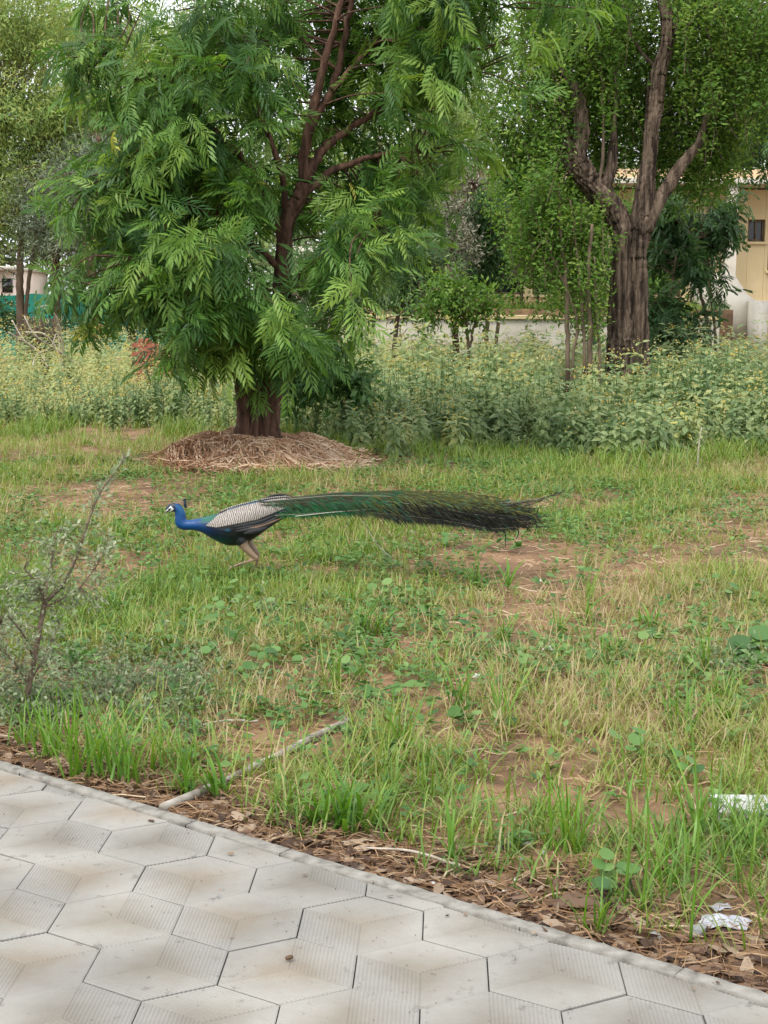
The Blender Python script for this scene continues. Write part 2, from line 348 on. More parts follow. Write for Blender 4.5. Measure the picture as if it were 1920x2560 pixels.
def paver_mat():
    m, n, l = new_mat('hexagon_paver')
    tc = n.new('ShaderNodeTexCoord'); oi = n.new('ShaderNodeObjectInfo')
    at = n.new('ShaderNodeAttribute'); at.attribute_name = 'rnd'      # 0 at the centre, 1 at the rim
    geo = n.new('ShaderNodeNewGeometry')
    nz = n.new('ShaderNodeTexNoise'); nz.inputs['Scale'].default_value = 16; nz.inputs['Detail'].default_value = 9; nz.inputs['Roughness'].default_value = .72
    l.new(geo.outputs['Position'], nz.inputs['Vector'])
    a1 = n.new('ShaderNodeMath'); a1.operation = 'MULTIPLY_ADD'; a1.inputs[1].default_value = .9; a1.inputs[2].default_value = -.45
    l.new(nz.outputs['Fac'], a1.inputs[0])
    a2 = n.new('ShaderNodeMath'); a2.operation = 'ADD'; l.new(at.outputs['Fac'], a2.inputs[0]); l.new(a1.outputs[0], a2.inputs[1])
    tint = ramp(n, [(0, (.196, .182, .156)), (.3, (.206, .186, .155)), (.55, (.215, .187, .152)), (.7, (.205, .188, .158)), (.9, (.192, .178, .153))], 'CONSTANT')
    l.new(oi.outputs['Random'], tint.inputs[0])
    edge = ramp(n, [(.30, (0, 0, 0)), (1.0, (1, 1, 1))]); l.new(a2.outputs[0], edge.inputs[0])
    mx = n.new('ShaderNodeMix'); mx.data_type = 'RGBA'; mx.inputs[7].default_value = (.262, .256, .236, 1)
    l.new(edge.outputs[0], mx.inputs[0]); l.new(tint.outputs[0], mx.inputs[6])
    # grime flecks
    n2 = n.new('ShaderNodeTexNoise'); n2.inputs['Scale'].default_value = 30; n2.inputs['Detail'].default_value = 8; n2.inputs['Roughness'].default_value = .7
    l.new(geo.outputs['Position'], n2.inputs['Vector'])
    gr = ramp(n, [(.62, (1, 1, 1)), (.70, (.45, .43, .40))]); l.new(n2.outputs['Fac'], gr.inputs[0])
    n3 = n.new('ShaderNodeTexNoise'); n3.inputs['Scale'].default_value = 2.3; n3.inputs['Detail'].default_value = 4
    l.new(geo.outputs['Position'], n3.inputs['Vector'])
    g3 = ramp(n, [(.35, (.76, .76, .75)), (.7, (1.06, 1.05, 1.03))]); l.new(n3.outputs['Fac'], g3.inputs[0])
    m1 = n.new('ShaderNodeMix'); m1.data_type = 'RGBA'; m1.blend_type = 'MULTIPLY'; m1.inputs[0].default_value = 1
    l.new(mx.outputs[2], m1.inputs[6]); l.new(gr.outputs[0], m1.inputs[7])
    m2 = n.new('ShaderNodeMix'); m2.data_type = 'RGBA'; m2.blend_type = 'MULTIPLY'; m2.inputs[0].default_value = 1
    l.new(m1.outputs[2], m2.inputs[6]); l.new(g3.outputs[0], m2.inputs[7])
    # dark weathered blotches near the rims
    n6 = n.new('ShaderNodeTexNoise'); n6.inputs['Scale'].default_value = 11; n6.inputs['Detail'].default_value = 9; n6.inputs['Roughness'].default_value = .75; l.new(geo.outputs['Position'], n6.inputs['Vector'])
    a6 = n.new('ShaderNodeMath'); a6.operation = 'MULTIPLY_ADD'; a6.inputs[1].default_value = .16; l.new(at.outputs['Fac'], a6.inputs[0]); l.new(n6.outputs['Fac'], a6.inputs[2])
    r6 = ramp(n, [(.725, (0, 0, 0)), (.80, (.65, .65, .65))]); l.new(a6.outputs[0], r6.inputs[0])
    m4 = n.new('ShaderNodeMix'); m4.data_type = 'RGBA'; m4.inputs[7].default_value = (.10, .095, .085, 1); l.new(r6.outputs[0], m4.inputs[0]); l.new(m2.outputs[2], m4.inputs[6])
    p = n.new('ShaderNodeBsdfPrincipled'); p.inputs['Roughness'].default_value = .85; l.new(m4.outputs[2], p.inputs['Base Color'])
    b = n.new('ShaderNodeBump'); b.inputs['Strength'].default_value = .35; b.inputs['Distance'].default_value = .004
    n4 = n.new('ShaderNodeTexNoise'); n4.inputs['Scale'].default_value = 160; n4.inputs['Detail'].default_value = 4
    l.new(geo.outputs['Position'], n4.inputs['Vector']); l.new(n4.outputs['Fac'], b.inputs['Height']); l.new(b.outputs[0], p.inputs['Normal'])
    o = n.new('ShaderNodeOutputMaterial'); l.new(p.outputs[0], o.inputs[0])
    return m
MAT['paver'] = paver_mat()

def col_mat(name, rough=.45, spec=.5, trans=0.0, sheen=0.0):
    m, n, l = new_mat(name)
    at = n.new('ShaderNodeAttribute'); at.attribute_name = 'col'
    p = n.new('ShaderNodeBsdfPrincipled'); p.inputs['Roughness'].default_value = rough; p.inputs['Specular IOR Level'].default_value = spec
    l.new(at.outputs['Color'], p.inputs['Base Color'])
    tc = n.new('ShaderNodeTexCoord'); nz = n.new('ShaderNodeTexNoise'); nz.inputs['Scale'].default_value = 140; nz.inputs['Detail'].default_value = 3
    l.new(tc.outputs['Object'], nz.inputs['Vector'])
    b = n.new('ShaderNodeBump'); b.inputs['Strength'].default_value = .5; b.inputs['Distance'].default_value = .004
    l.new(nz.outputs['Fac'], b.inputs['Height']); l.new(b.outputs[0], p.inputs['Normal'])
    o = n.new('ShaderNodeOutputMaterial'); l.new(p.outputs[0], o.inputs[0])
    return m
MAT['plumage'] = col_mat('plumage', .38, .35)
MAT['train'] = col_mat('train_feather', .5, .4)

def wing_mat():
    m, n, l = new_mat('barred_wing')
    at = n.new('ShaderNodeAttribute'); at.attribute_name = 'rnd'            # 0..1 along the wing
    tc = n.new('ShaderNodeTexCoord'); nz = n.new('ShaderNodeTexNoise'); nz.inputs['Scale'].default_value = 55; nz.inputs['Detail'].default_value = 3
    l.new(tc.outputs['Object'], nz.inputs['Vector'])
    m1 = n.new('ShaderNodeMath'); m1.operation = 'MULTIPLY'; m1.inputs[1].default_value = 2 * math.pi * 42; l.new(at.outputs['Fac'], m1.inputs[0])
    m2 = n.new('ShaderNodeMath'); m2.operation = 'MULTIPLY_ADD'; m2.inputs[1].default_value = 9.0; l.new(nz.outputs['Fac'], m2.inputs[0]); l.new(m1.outputs[0], m2.inputs[2])
    s = n.new('ShaderNodeMath'); s.operation = 'SINE'; l.new(m2.outputs[0], s.inputs[0])
    mp = n.new('ShaderNodeMath'); mp.operation = 'MULTIPLY_ADD'; mp.inputs[1].default_value = .5; mp.inputs[2].default_value = .5; l.new(s.outputs[0], mp.inputs[0])
    r = ramp(n, [(.28, (.075, .064, .057)), (.66, (.33, .295, .262))]); l.new(mp.outputs[0], r.inputs[0])
    p = n.new('ShaderNodeBsdfPrincipled'); p.inputs['Roughness'].default_value = .7; l.new(r.outputs[0], p.inputs['Base Color'])
    o = n.new('ShaderNodeOutputMaterial'); l.new(p.outputs[0], o.inputs[0])
    return m
MAT['wing'] = wing_mat()

# ------------------------------------------------------------------ ground
xs = np.concatenate([[-300, -120, -60, -35], np.linspace(-22, -7, 31), np.linspace(-6.8, 6.8, 110), np.linspace(7, 22, 31), [35, 60, 120, 300]])
ys = np.concatenate([[-200, -60, -20, -5], np.linspace(0, 2.4, 6), np.linspace(2.5, 12, 96), np.linspace(12.2, 24, 50), np.linspace(25, 60, 36), [80, 120, 200, 400, 900]])
gx, gy = np.meshgrid(xs, ys, indexing='ij'); gz = terr(gx, gy)
gz = np.where((np.abs(gx) > 30) | (gy > 70) | (gy < -1), np.where(kdist(gx, gy) < 0, -.12, -.045), gz)
nx_, ny_ = len(xs), len(ys)
i, j = np.meshgrid(np.arange(nx_ - 1), np.arange(ny_ - 1), indexing='ij')
Q = np.stack([i * ny_ + j, (i + 1) * ny_ + j, (i + 1) * ny_ + j + 1, i * ny_ + j + 1], -1).reshape(-1, 4)
g = obj('ground', mesh('ground', np.stack([gx, gy, gz], -1).reshape(-1, 3), Q=Q, smooth=True, mat=MAT['soil']))
tag(g, 'sandy orange brown soil under the grass', 'ground', kind='structure')

# ------------------------------------------------------------------ pavement: bed, edge strips, hexagon pavers
SIDE = 0.1735; YAW = -0.04134; HC = np.array([-0.33364, 2.51465]) * H_CAM
pave = empty('pavement', (0, 2.5, 0)); tag(pave, 'pale ribbed hexagon paver footpath with cement edge', 'pavement', kind='structure')
c_, s_ = math.cos(YAW), math.sin(YAW)
def lat(u, v):
    return HC + SIDE * np.array([c_ * u - s_ * v, s_ * u + c_ * v])
def strip_poly(d0, d1, t0, t1):
    a = KA + KD * t0; b = KA + KD * t1
    return [a + KN * d0, b + KN * d0, b + KN * d1, a + KN * d1]
def prism(a, poly, z0, z1, r=None):
    n = len(poly); V = [(*p, z0) for p in poly] + [(*p, z1) for p in poly]
    area = sum(poly[i][0] * poly[(i + 1) % n][1] - poly[(i + 1) % n][0] * poly[i][1] for i in range(n))
    if area < 0: V = [(*p, z0) for p in poly[::-1]] + [(*p, z1) for p in poly[::-1]]
    me_ = [(i, (i + 1) % n, n + (i + 1) % n, n + i) for i in range(n)]
    T = [(n, n + i, n + i + 1) for i in range(1, n - 1)] + [(0, i + 1, i) for i in range(1, n - 1)]
    a.add(V, T, me_, r)
a = Acc(); prism(a, strip_poly(-3.6, -0.03, -2.2, 5.2), -.2, -.014)
bed = obj('mortar_bed', a.mesh('mortar_bed', MAT['mortar'], origin=(0, 2.5, 0)), pave)
t = -1.6
while t < 4.6:                                             # cast cement edge, cracked into lengths
    L = random.uniform(.35, .8); a = Acc()
    m_ = 26; top = []; bot = []
    for k in range(m_ + 1):
        tt = t + .0012 + (L - .0024) * k / m_
        top.append(KA + KD * tt + KN * (.0 + .0045 * (random.random() - .5)))
        bot.append(KA + KD * tt + KN * (-.060 + .008 * (random.random() - .5)))
    zt = -.0015 + random.uniform(-.002, .001)
    V = []
    for k in range(m_ + 1):
        e = random.uniform(-.0012, .0008)
        V += [(*top[k], -.14), (*(top[k] - KN * .006), zt - .006 + e), (*(top[k] - KN * .014), zt + e), (*bot[k], zt + e), (*bot[k], -.02)]
    Qs = []
    for k in range(m_):
        for q in range(4): Qs.append((k * 5 + q, (k + 1) * 5 + q, (k + 1) * 5 + q + 1, k * 5 + q + 1))
    e_ = m_ * 5
    a.add(V, Q=Qs, T=[(0, 2, 1), (0, 3, 2), (0, 4, 3), (e_, e_ + 1, e_ + 2), (e_, e_ + 2, e_ + 3), (e_, e_ + 3, e_ + 4)])
    obj('kerb_strip', a.mesh('kerb_strip', MAT['cement'], origin=(0, 2.5, 0)), pave)
    t += L

def paver_bm(gap=.0016):
    """hexagon of three ribbed rhombi, spokes at 150, 30 and -90 degrees"""
    bm = bmesh.new(); lay = bm.verts.layers.float.new('rnd')
    R = SIDE - gap / math.cos(math.pi / 6)
    hexv = [np.array([math.cos(math.radians(k)), math.sin(math.radians(k))]) * R for k in (150, 90, 30, -30, -90, -150)]
    def rim(p):
        return max(abs(p @ np.array([math.cos(math.radians(k)), math.sin(math.radians(k))])) for k in (0, 60, 120)) / (R * math.cos(math.pi / 6))
    def vert(p, z):
        v = bm.verts.new((p[0], p[1], z)); v[lay] = float(np.clip(rim(np.array(p)), 0, 1)); return v
    NR = 15
    for q in range(3):
        A, B, C = hexv[2 * q], hexv[(2 * q + 1) % 6], hexv[(2 * q + 2) % 6]     # rhombus 0-A-B-C, ribs along A
        rows = []
        prof = [0.0, .035] + [.035 + .93 * k / (NR * 2) for k in range(1, NR * 2)] + [.965, 1.0]
        for s, v in enumerate(prof):
            zed = -.0030 if s in (0, len(prof) - 1) else (-.0002 if s % 2 else -.0022)
            row = []
            for u in (0.0, .02, .98, 1.0):
                ze = zed if u in (.02, .98) else -.0028
                row.append(vert(A * u + C * v, ze))
            rows.append(row)
        for r0, r1 in zip(rows[:-1], rows[1:]):
            for k in range(3):
                f = bm.faces.new((r0[k], r0[k + 1], r1[k + 1], r1[k]))
        # outer walls
    hv = [vert(p, -.0028) for p in hexv]; hb = [vert(p, -.03) for p in hexv]
    for k in range(6): bm.faces.new((hv[k], hv[(k + 1) % 6], hb[(k + 1) % 6], hb[k]))
    bmesh.ops.recalc_face_normals(bm, faces=bm.faces)
    for f in bm.faces:
        if abs(f.normal.z) > .3 and f.normal.z < 0: f.normal_flip()
    return bm
bm = paver_bm(); PAVER = bpy.data.meshes.new('paver'); bm.to_mesh(PAVER); bm.free(); PAVER.materials.append(MAT['paver'])
w3 = math.sqrt(3)
known = {(0, 0): 0, (-1, 0): 0, (0, 1): 0, (-1, 1): 1, (0, 2): 1, (1, 2): 1, (1, 1): 0, (2, 2): 0, (3, 2): 1, (-1, 2): 0, (-2, 1): 1,
         (-1, -1): 1, (-2, -1): 1, (0, -1): 1, (0, 3): 0, (-1, 3): 1, (2, 1): 1, (1, 3): 1, (2, 3): 1, (3, 3): 1, (1, 0): 1, (-2, 0): 0}
CUT = -.066
for row in range(-4, 9):
    for k in range(-9, 10):
        u = k * w3 + (w3 / 2 if row % 2 else 0); v = -1.5 * row
        p = lat(u, v); d = float(kdist(p[0], p[1]))
        if d > CUT + SIDE * .86 or d < -2.6 or p[1] < 1.7 or p[0] < -2.4 or p[0] > 1.9: continue
        inv = known.get((k, row), int(_h(np.int64(k + 50), np.int64(row + 50), 5) > .5))
        rot = YAW + (math.pi if inv else 0)
        me = PAVER
        if d > CUT - SIDE * 1.0:                                  # cut against the edge strip
            bm = bmesh.new(); bm.from_mesh(PAVER)
            Rm = Matrix.Rotation(-rot, 3, 'Z')
            nl = Rm @ Vector((KN[0], KN[1], 0)); off = CUT - .004 - d + random.uniform(-.012, 0.0)
            nl2 = (Matrix.Rotation(random.uniform(-.03, .03), 3, 'Z') @ nl)
            bmesh.ops.bisect_plane(bm, geom=bm.verts[:] + bm.edges[:] + bm.faces[:], plane_co=nl * off, plane_no=nl2, clear_outer=True)
            es = [e for e in bm.edges if e.is_boundary]
            ar = sum(f.calc_area() for f in bm.faces if f.normal.z > .3)
            if ar < .006:
                bm.free(); continue
            bot = [e for e in es if abs((e.verts[0].co - nl * off).dot(nl2)) < 1e-4 and abs((e.verts[1].co - nl * off).dot(nl2)) < 1e-4]
            ex = bmesh.ops.extrude_edge_only(bm, edges=bot)
            for vv in ex['geom']:
                if isinstance(vv, bmesh.types.BMVert): vv.co.z = -.03
            me = bpy.data.meshes.new('cut_paver'); bm.to_mesh(me); bm.free()
            if not me.materials: me.materials.append(MAT['paver'])
        o = obj('paver', me, pave, (p[0], p[1] - 2.5, random.uniform(-.0025, .0015)))
        o.rotation_euler = (random.uniform(-.006, .006), random.uniform(-.006, .006), rot)

# ------------------------------------------------------------------ low wall and buildings behind
def plaster_box(name, lo, hi, mat, parent=None, org=(0, 0, 0), bev=.01):
    bm = bmesh.new(); bmesh.ops.create_cube(bm, size=1)
    for v in bm.verts:
        v.co = Vector([(lo[k] + hi[k]) / 2 + v.co[k] * (hi[k] - lo[k]) for k in range(3)]) - Vector(org)
    if bev: bmesh.ops.bevel(bm, geom=bm.edges[:], offset=bev, segments=1, affect='EDGES')
    me = bpy.data.meshes.new(name); bm.to_mesh(me); bm.free(); me.materials.append(mat)
    return obj(name, me, parent)

YW = 33.0
def X_at(px, Y): return P(px, 787, Y)[0]
def Z_at(py, Y): return P(960, py, Y)[2]
bw = empty('boundary_wall', (X_at(1200, YW), YW, 0)); tag(bw, 'low whitewashed wall with flat coping behind the weeds', 'wall')
org = bw.location
plaster_box('wall_face', (X_at(840, YW), YW, -.2), (X_at(1800, YW), YW + .25, Z_at(797, YW)), MAT['white_wall'], bw, org)
plaster_box('coping', (X_at(838, YW), YW - .06, Z_at(797, YW) + .002), (X_at(1802, YW), YW + .31, Z_at(786, YW)), MAT['cream'], bw, org)

# raised yard behind the wall
a = Acc(); box(a, (X_at(860, 36), 33.4, -.3), (X_at(1770, 36), 60, Z_at(772, 36)))
yard = obj('raised_yard', a.mesh('raised_yard', MAT['soil'])); tag(yard, 'raised yard in front of the cream house', 'yard', kind='structure')

a_yard = (X_at(860, 36), X_at(1770, 36), float(Z_at(772, 36)))
YB = 39.0
hb = empty('cream_house', (X_at(1500, YB), YB, 0)); tag(hb, 'single storey cream and ochre house with flat roof behind the trees', 'house')
org = hb.location
def hx(px): return X_at(px, YB)
def hz(py): return Z_at(py, YB)
# front wall as piers and bands around the openings
x0, x1 = hx(1060), hx(2350)
openings = [(1180, 1307, 600, 735), (1330, 1440, 600, 735), (1600, 1700, 600, 735), (1862, 1905, 545, 600), (1914, 1985, 545, 672)]
plaster_box('wall', (x0, YB + .32, 0), (x1, YB + 7, hz(440)), MAT['cream'], hb, org)
plaster_box('plinth', (x0 - .1, YB - .1, 0), (x1, YB + .3, hz(749)), MAT['peach'], hb, org)
edges = [1060] + [v for o_ in openings for v in o_[:2]] + [2350]
for k in range(0, len(edges), 2):
    plaster_box('wall_pier', (hx(edges[k]), YB, hz(749) + .002), (hx(edges[k + 1]), YB + .3, hz(470)), MAT['cream'], hb, org, .006)
for (ax, bx_, ty, by) in openings:
    plaster_box('wall_panel', (hx(ax) + .003, YB + .004, hz(749) + .004), (hx(bx_) - .003, YB + .3, hz(by)), MAT['cream'], hb, org, .006)
    plaster_box('wall_panel', (hx(ax) + .003, YB + .004, hz(ty)), (hx(bx_) - .003, YB + .3, hz(470) - .004), MAT['cream'], hb, org, .006)
    wn = empty('window', (hx(ax), YB, hz(by))); wn.parent = hb; wn.location = Vector(wn.location) - Vector(org)
    wo_ = (hx(ax), YB, hz(by))
    wd, hgt = hx(bx_) - hx(ax), hz(ty) - hz(by)
    pl = plaster_box('pane', (.05, .16, .05), (wd - .05, .18, hgt - .05), MAT['glass'], wn, (0, 0, 0), 0)
    fr = Acc()
    box(fr, (.004, .1, .004), (.06, .155, hgt - .004)); box(fr, (wd - .06, .1, .004), (wd - .004, .155, hgt - .004))
    box(fr, (.062, .1, .004), (wd - .062, .153, .06)); box(fr, (.062, .1, hgt - .06), (wd - .062, .153, hgt - .004))
    box(fr, (wd / 2 - .02, .11, .062), (wd / 2 + .02, .15, hgt - .062))
    obj('window_frame', fr.mesh('window_frame', MAT['twig']), wn)
    zb = (hz(665) - hz(by))
    if ax in (1180, 1330, 1600):
        plaster_box('transom', (.002, .0, zb - .05), (wd - .002, .14, zb + .05), MAT['cream'], wn, (0, 0, 0), .005)
    plaster_box('window_sill', (-.05, -.08, -.07), (wd + .05, .09, -.004), MAT['cream'], wn, (0, 0, 0), .005)
plaster_box('eave', (x0 - .4, YB - 1.2, hz(466)), (x1, YB + 7.2, hz(452)), MAT['white_wall'], hb, org, .01)
plaster_box('parapet', (x0 - .2, YB - .9, hz(452) + .002), (x1, YB - .7, hz(428)), MAT['peach'], hb, org, .01)
for px in (1785, 2100):
    plaster_box('porch_column', (hx(px), YB - 1.1, .0), (hx(px) + .28, YB - .82, hz(466) - .003), MAT['white_wall'], hb, org, .01)

# sloped stair parapet at the right
ys_ = 34.5
prof = [(1790, 850), (1790, 683), (1832, 681), (1868, 735), (1903, 762), (1903, 850)]
sp = empty('stair_parapet', (X_at(1840, ys_), ys_, 0)); tag(sp, 'whitewashed sloping stair parapet beside the house', 'parapet')
a = Acc()
pts = [P(px, py, ys_) for px, py in prof]
poly = [(p[0], p[2]) for p in pts]; n = len(poly)
V = [(p[0], ys_, p[1]) for p in poly] + [(p[0], ys_ + 3.0, p[1]) for p in poly]
Qs = [(i, (i + 1) % n, n + (i + 1) % n, n + i) for i in range(n)]
T = [(0, i + 1, i) for i in range(1, n - 1)] + [(n, n + i, n + i + 1) for i in range(1, n - 1)]
a.add(V, T, Qs)
me = a.mesh('parapet_wall', MAT['white_wall'], origin=tuple(sp.location)); o = obj('parapet_wall', me, sp)
a = Acc(); box(a, (X_at(1868, ys_), ys_ - .5, -.1), (X_at(1903, ys_) + .03, ys_ - .003, Z_at(748, ys_)))
obj('parapet_pier', a.mesh('parapet_pier', MAT['white_wall'], origin=tuple(sp.location)), sp)
a = Acc(); box(a, (X_at(1906, ys_), ys_ + .1, -.1), (X_at(2300, ys_), ys_ + .4, Z_at(768, ys_)))
obj('planter_wall', a.mesh('planter_wall', MAT['cream'], origin=tuple(sp.location)), sp)

# pale sloping roof edge glimpsed behind the neem
a = Acc(); A_ = P(955, 603, 36); B_ = P(1045, 552, 36)
tube(a, [A_, (A_ + B_) / 2, B_], [.09, .09], 4)
box(a, (A_[0] - 2.5, 36.2, -.1), (A_[0] + .1, 38, A_[2] - .12)); 
sh = obj('shed_roof', a.mesh('shed_roof', MAT['white_wall'])); tag(sh, 'pale shed with sloping white roof edge behind the neem', 'shed')

# pale building far left
a = Acc(); Yf = 62; box(a, (X_at(-300, Yf), Yf, -.1), (X_at(40, Yf), Yf + 6, Z_at(680, Yf)))
fb = empty('far_building', (X_at(0, Yf), Yf, 0)); tag(fb, 'pale pink building far beyond the teal net', 'building')
obj('wall', a.mesh('wall', MAT['pink_wall'], origin=tuple(fb.location)), fb)
a = Acc(); box(a, (X_at(-310, Yf), Yf - .5, Z_at(680, Yf) + .003), (X_at(46, Yf), Yf + 6.2, Z_at(670, Yf))); obj('roof_slab', a.mesh('roof_slab', MAT['white_wall'], origin=tuple(fb.location)), fb)
for px in (-60, 8):
    a = Acc(); box(a, (X_at(px, Yf), Yf - .04, Z_at(735, Yf)), (X_at(px + 26, Yf), Yf - .003, Z_at(700, Yf))); obj('window', a.mesh('window', MAT['glass'], origin=tuple(fb.location)), fb)

# teal shade net on posts
Yn = 45.0
nf = empty('net_fence', (X_at(180, Yn), Yn, 0)); tag(nf, 'teal shade net strung between thin posts behind the trees', 'fence')
a = Acc(); nn = 60
xx = np.linspace(X_at(-80, Yn), X_at(420, Yn), nn); zz = np.linspace(0, 1, 8)
gx, gz_ = np.meshgrid(xx, zz, indexing='ij')
top = Z_at(737, Yn) - .07 * np.abs(np.sin((gx - xx[0]) * 1.55)) ** .8
gyv = Yn + .10 * np.sin(gx * 2.1) * (1 - np.abs(gz_ - .5)) + .05 * np.sin(gx * 6.3 + gz_ * 3)
V = np.stack([gx, gyv, .15 + gz_ * (top - .15)], -1).reshape(-1, 3)
i, j = np.meshgrid(np.arange(nn - 1), np.arange(7), indexing='ij')
a.add(V, Q=np.stack([i * 8 + j, (i + 1) * 8 + j, (i + 1) * 8 + j + 1, i * 8 + j + 1], -1).reshape(-1, 4))
obj('net', a.mesh('net', MAT['net'], True, origin=tuple(nf.location)), nf)
for x in np.arange(xx[0], xx[-1] + .1, 2.03):
    a = Acc(); tube(a, [(x, Yn + .16, -.1), (x, Yn + .16, 1.0), (x + .02, Yn + .16, Z_at(731, Yn))], .03, 6); obj('post', a.mesh('post', MAT['bark_grey'], origin=tuple(nf.location)), nf)

# ------------------------------------------------------------------ trees
def blobs_px(lst, Y):
    """(px,py,rx_px,rz_px,dY,ry_m)"""
    k = Y / F_PX; out = []
    for px, py, rx, rz, dy, ry in lst:
        c = P(px, py, Y + dy); out.append((c, np.array([rx * k, ry, rz * k])))
    return out

def cluster_points(blobs, n, r, shell=.55, keep=None, bough=None):
    w = np.array([(b[1][0] * b[1][1] * b[1][2]) ** .7 for b in blobs]); w /= w.sum()
    def one():
        while True:
            b = blobs[r.choice(len(blobs), p=w)]
            d = nrmz(r.normal(size=3)); rad = (shell + (1 - shell) * r.random() ** .6)
            p = b[0] + d * b[1] * rad
            if p[2] > .15 and (keep is None or keep(p)): return p, nrmz(d / b[1] * b[1].mean() + np.array([0, 0, .1]))
    pts = []; out = []
    if bough is None:
        while len(pts) < n:
            p, o = one(); pts.append(p); out.append(o)
    else:
        nb, sx, sz = bough
        while len(pts) < n:
            p, o = one(); m = max(2, int(n / nb * r.uniform(.5, 1.5)))
            for _ in range(m):
                q = r.normal(size=3) * np.array([sx, sx, sz]); q[2] -= .25 * np.hypot(q[0], q[1]) ** 2 / max(sx, .01)
                c = p + q
                if keep is None or keep(c): pts.append(c); out.append(nrmz(o + .8 * nrmz(q) + np.array([0, 0, .05])))
    return np.array(pts), np.array(out)

def to_px(p):
    d = np.asarray(p) - np.array([0, 0, H_CAM]); f = d @ FW
    return 960 + F_PX * (d @ RT) / f, 1280 - F_PX * (d @ UP) / f

def spray(acc, tms, cen, outd, per, size, r, droop=.6, crad=.2, up=.8, rb=(.15, .85), outw=.7):
    """leaves round every twig end"""
    for k, (c, o) in enumerate(zip(cen, outd)):
        m = max(2, int(per * r.uniform(.6, 1.4)))
        base = r.uniform(*rb)
        tw = nrmz(o + r.normal(size=3) * .35 + np.array([0, 0, .15]))
        t = r.random(m)[:, None]
        pos = c + tw * (t - .6) * crad * 2 + r.normal(size=(m, 3)) * crad * .38
        d = nrmz(o * outw + r.normal(size=(m, 3)) * .55 + np.array([0, 0, -droop]) * r.uniform(.3, 1.3, (m, 1)))
        z = nrmz(np.array([0, 0, up]) + o * .8 + r.normal(size=(m, 3)) * .3)
        rn = np.clip(base + r.normal(size=m) * .13, 0, .97)
        rn = np.where(r.random(m) < .003, 1.0, rn)
        wch = r.integers(len(tms), size=m)
        for q in range(len(tms)):
            s = wch == q
            scatter(acc, tms[q], pos[s], d[s], z[s], size * r.uniform(.55, 1.2, s.sum()), rn[s])

def limb_px(pts, Y, dy=0.0, n=6, wob=0.0, r=None):
    pp = [P(p[0], p[1], Y + (p[3] if len(p) > 3 else dy)) for p in pts]; rr = [p[2] * Y / F_PX for p in pts]
    c = catmull(pp, n); rad = np.interp(np.linspace(0, len(pts) - 1, len(c)), np.arange(len(pts)), rr)
    if wob and r is not None: c[1:-1] += r.normal(size=(len(c) - 2, 3)) * wob
    return c, rad

def twig_to(acc, a0, b0, r0, r1, r, sag=.12, n=5):
    m = (a0 + b0) / 2 + r.normal(size=3) * .08 * np.linalg.norm(b0 - a0) + np.array([0, 0, sag * np.linalg.norm(b0 - a0) * .5])
    tube(acc, catmull([a0, m, b0], n), [r0, r1], 4, cap=False)

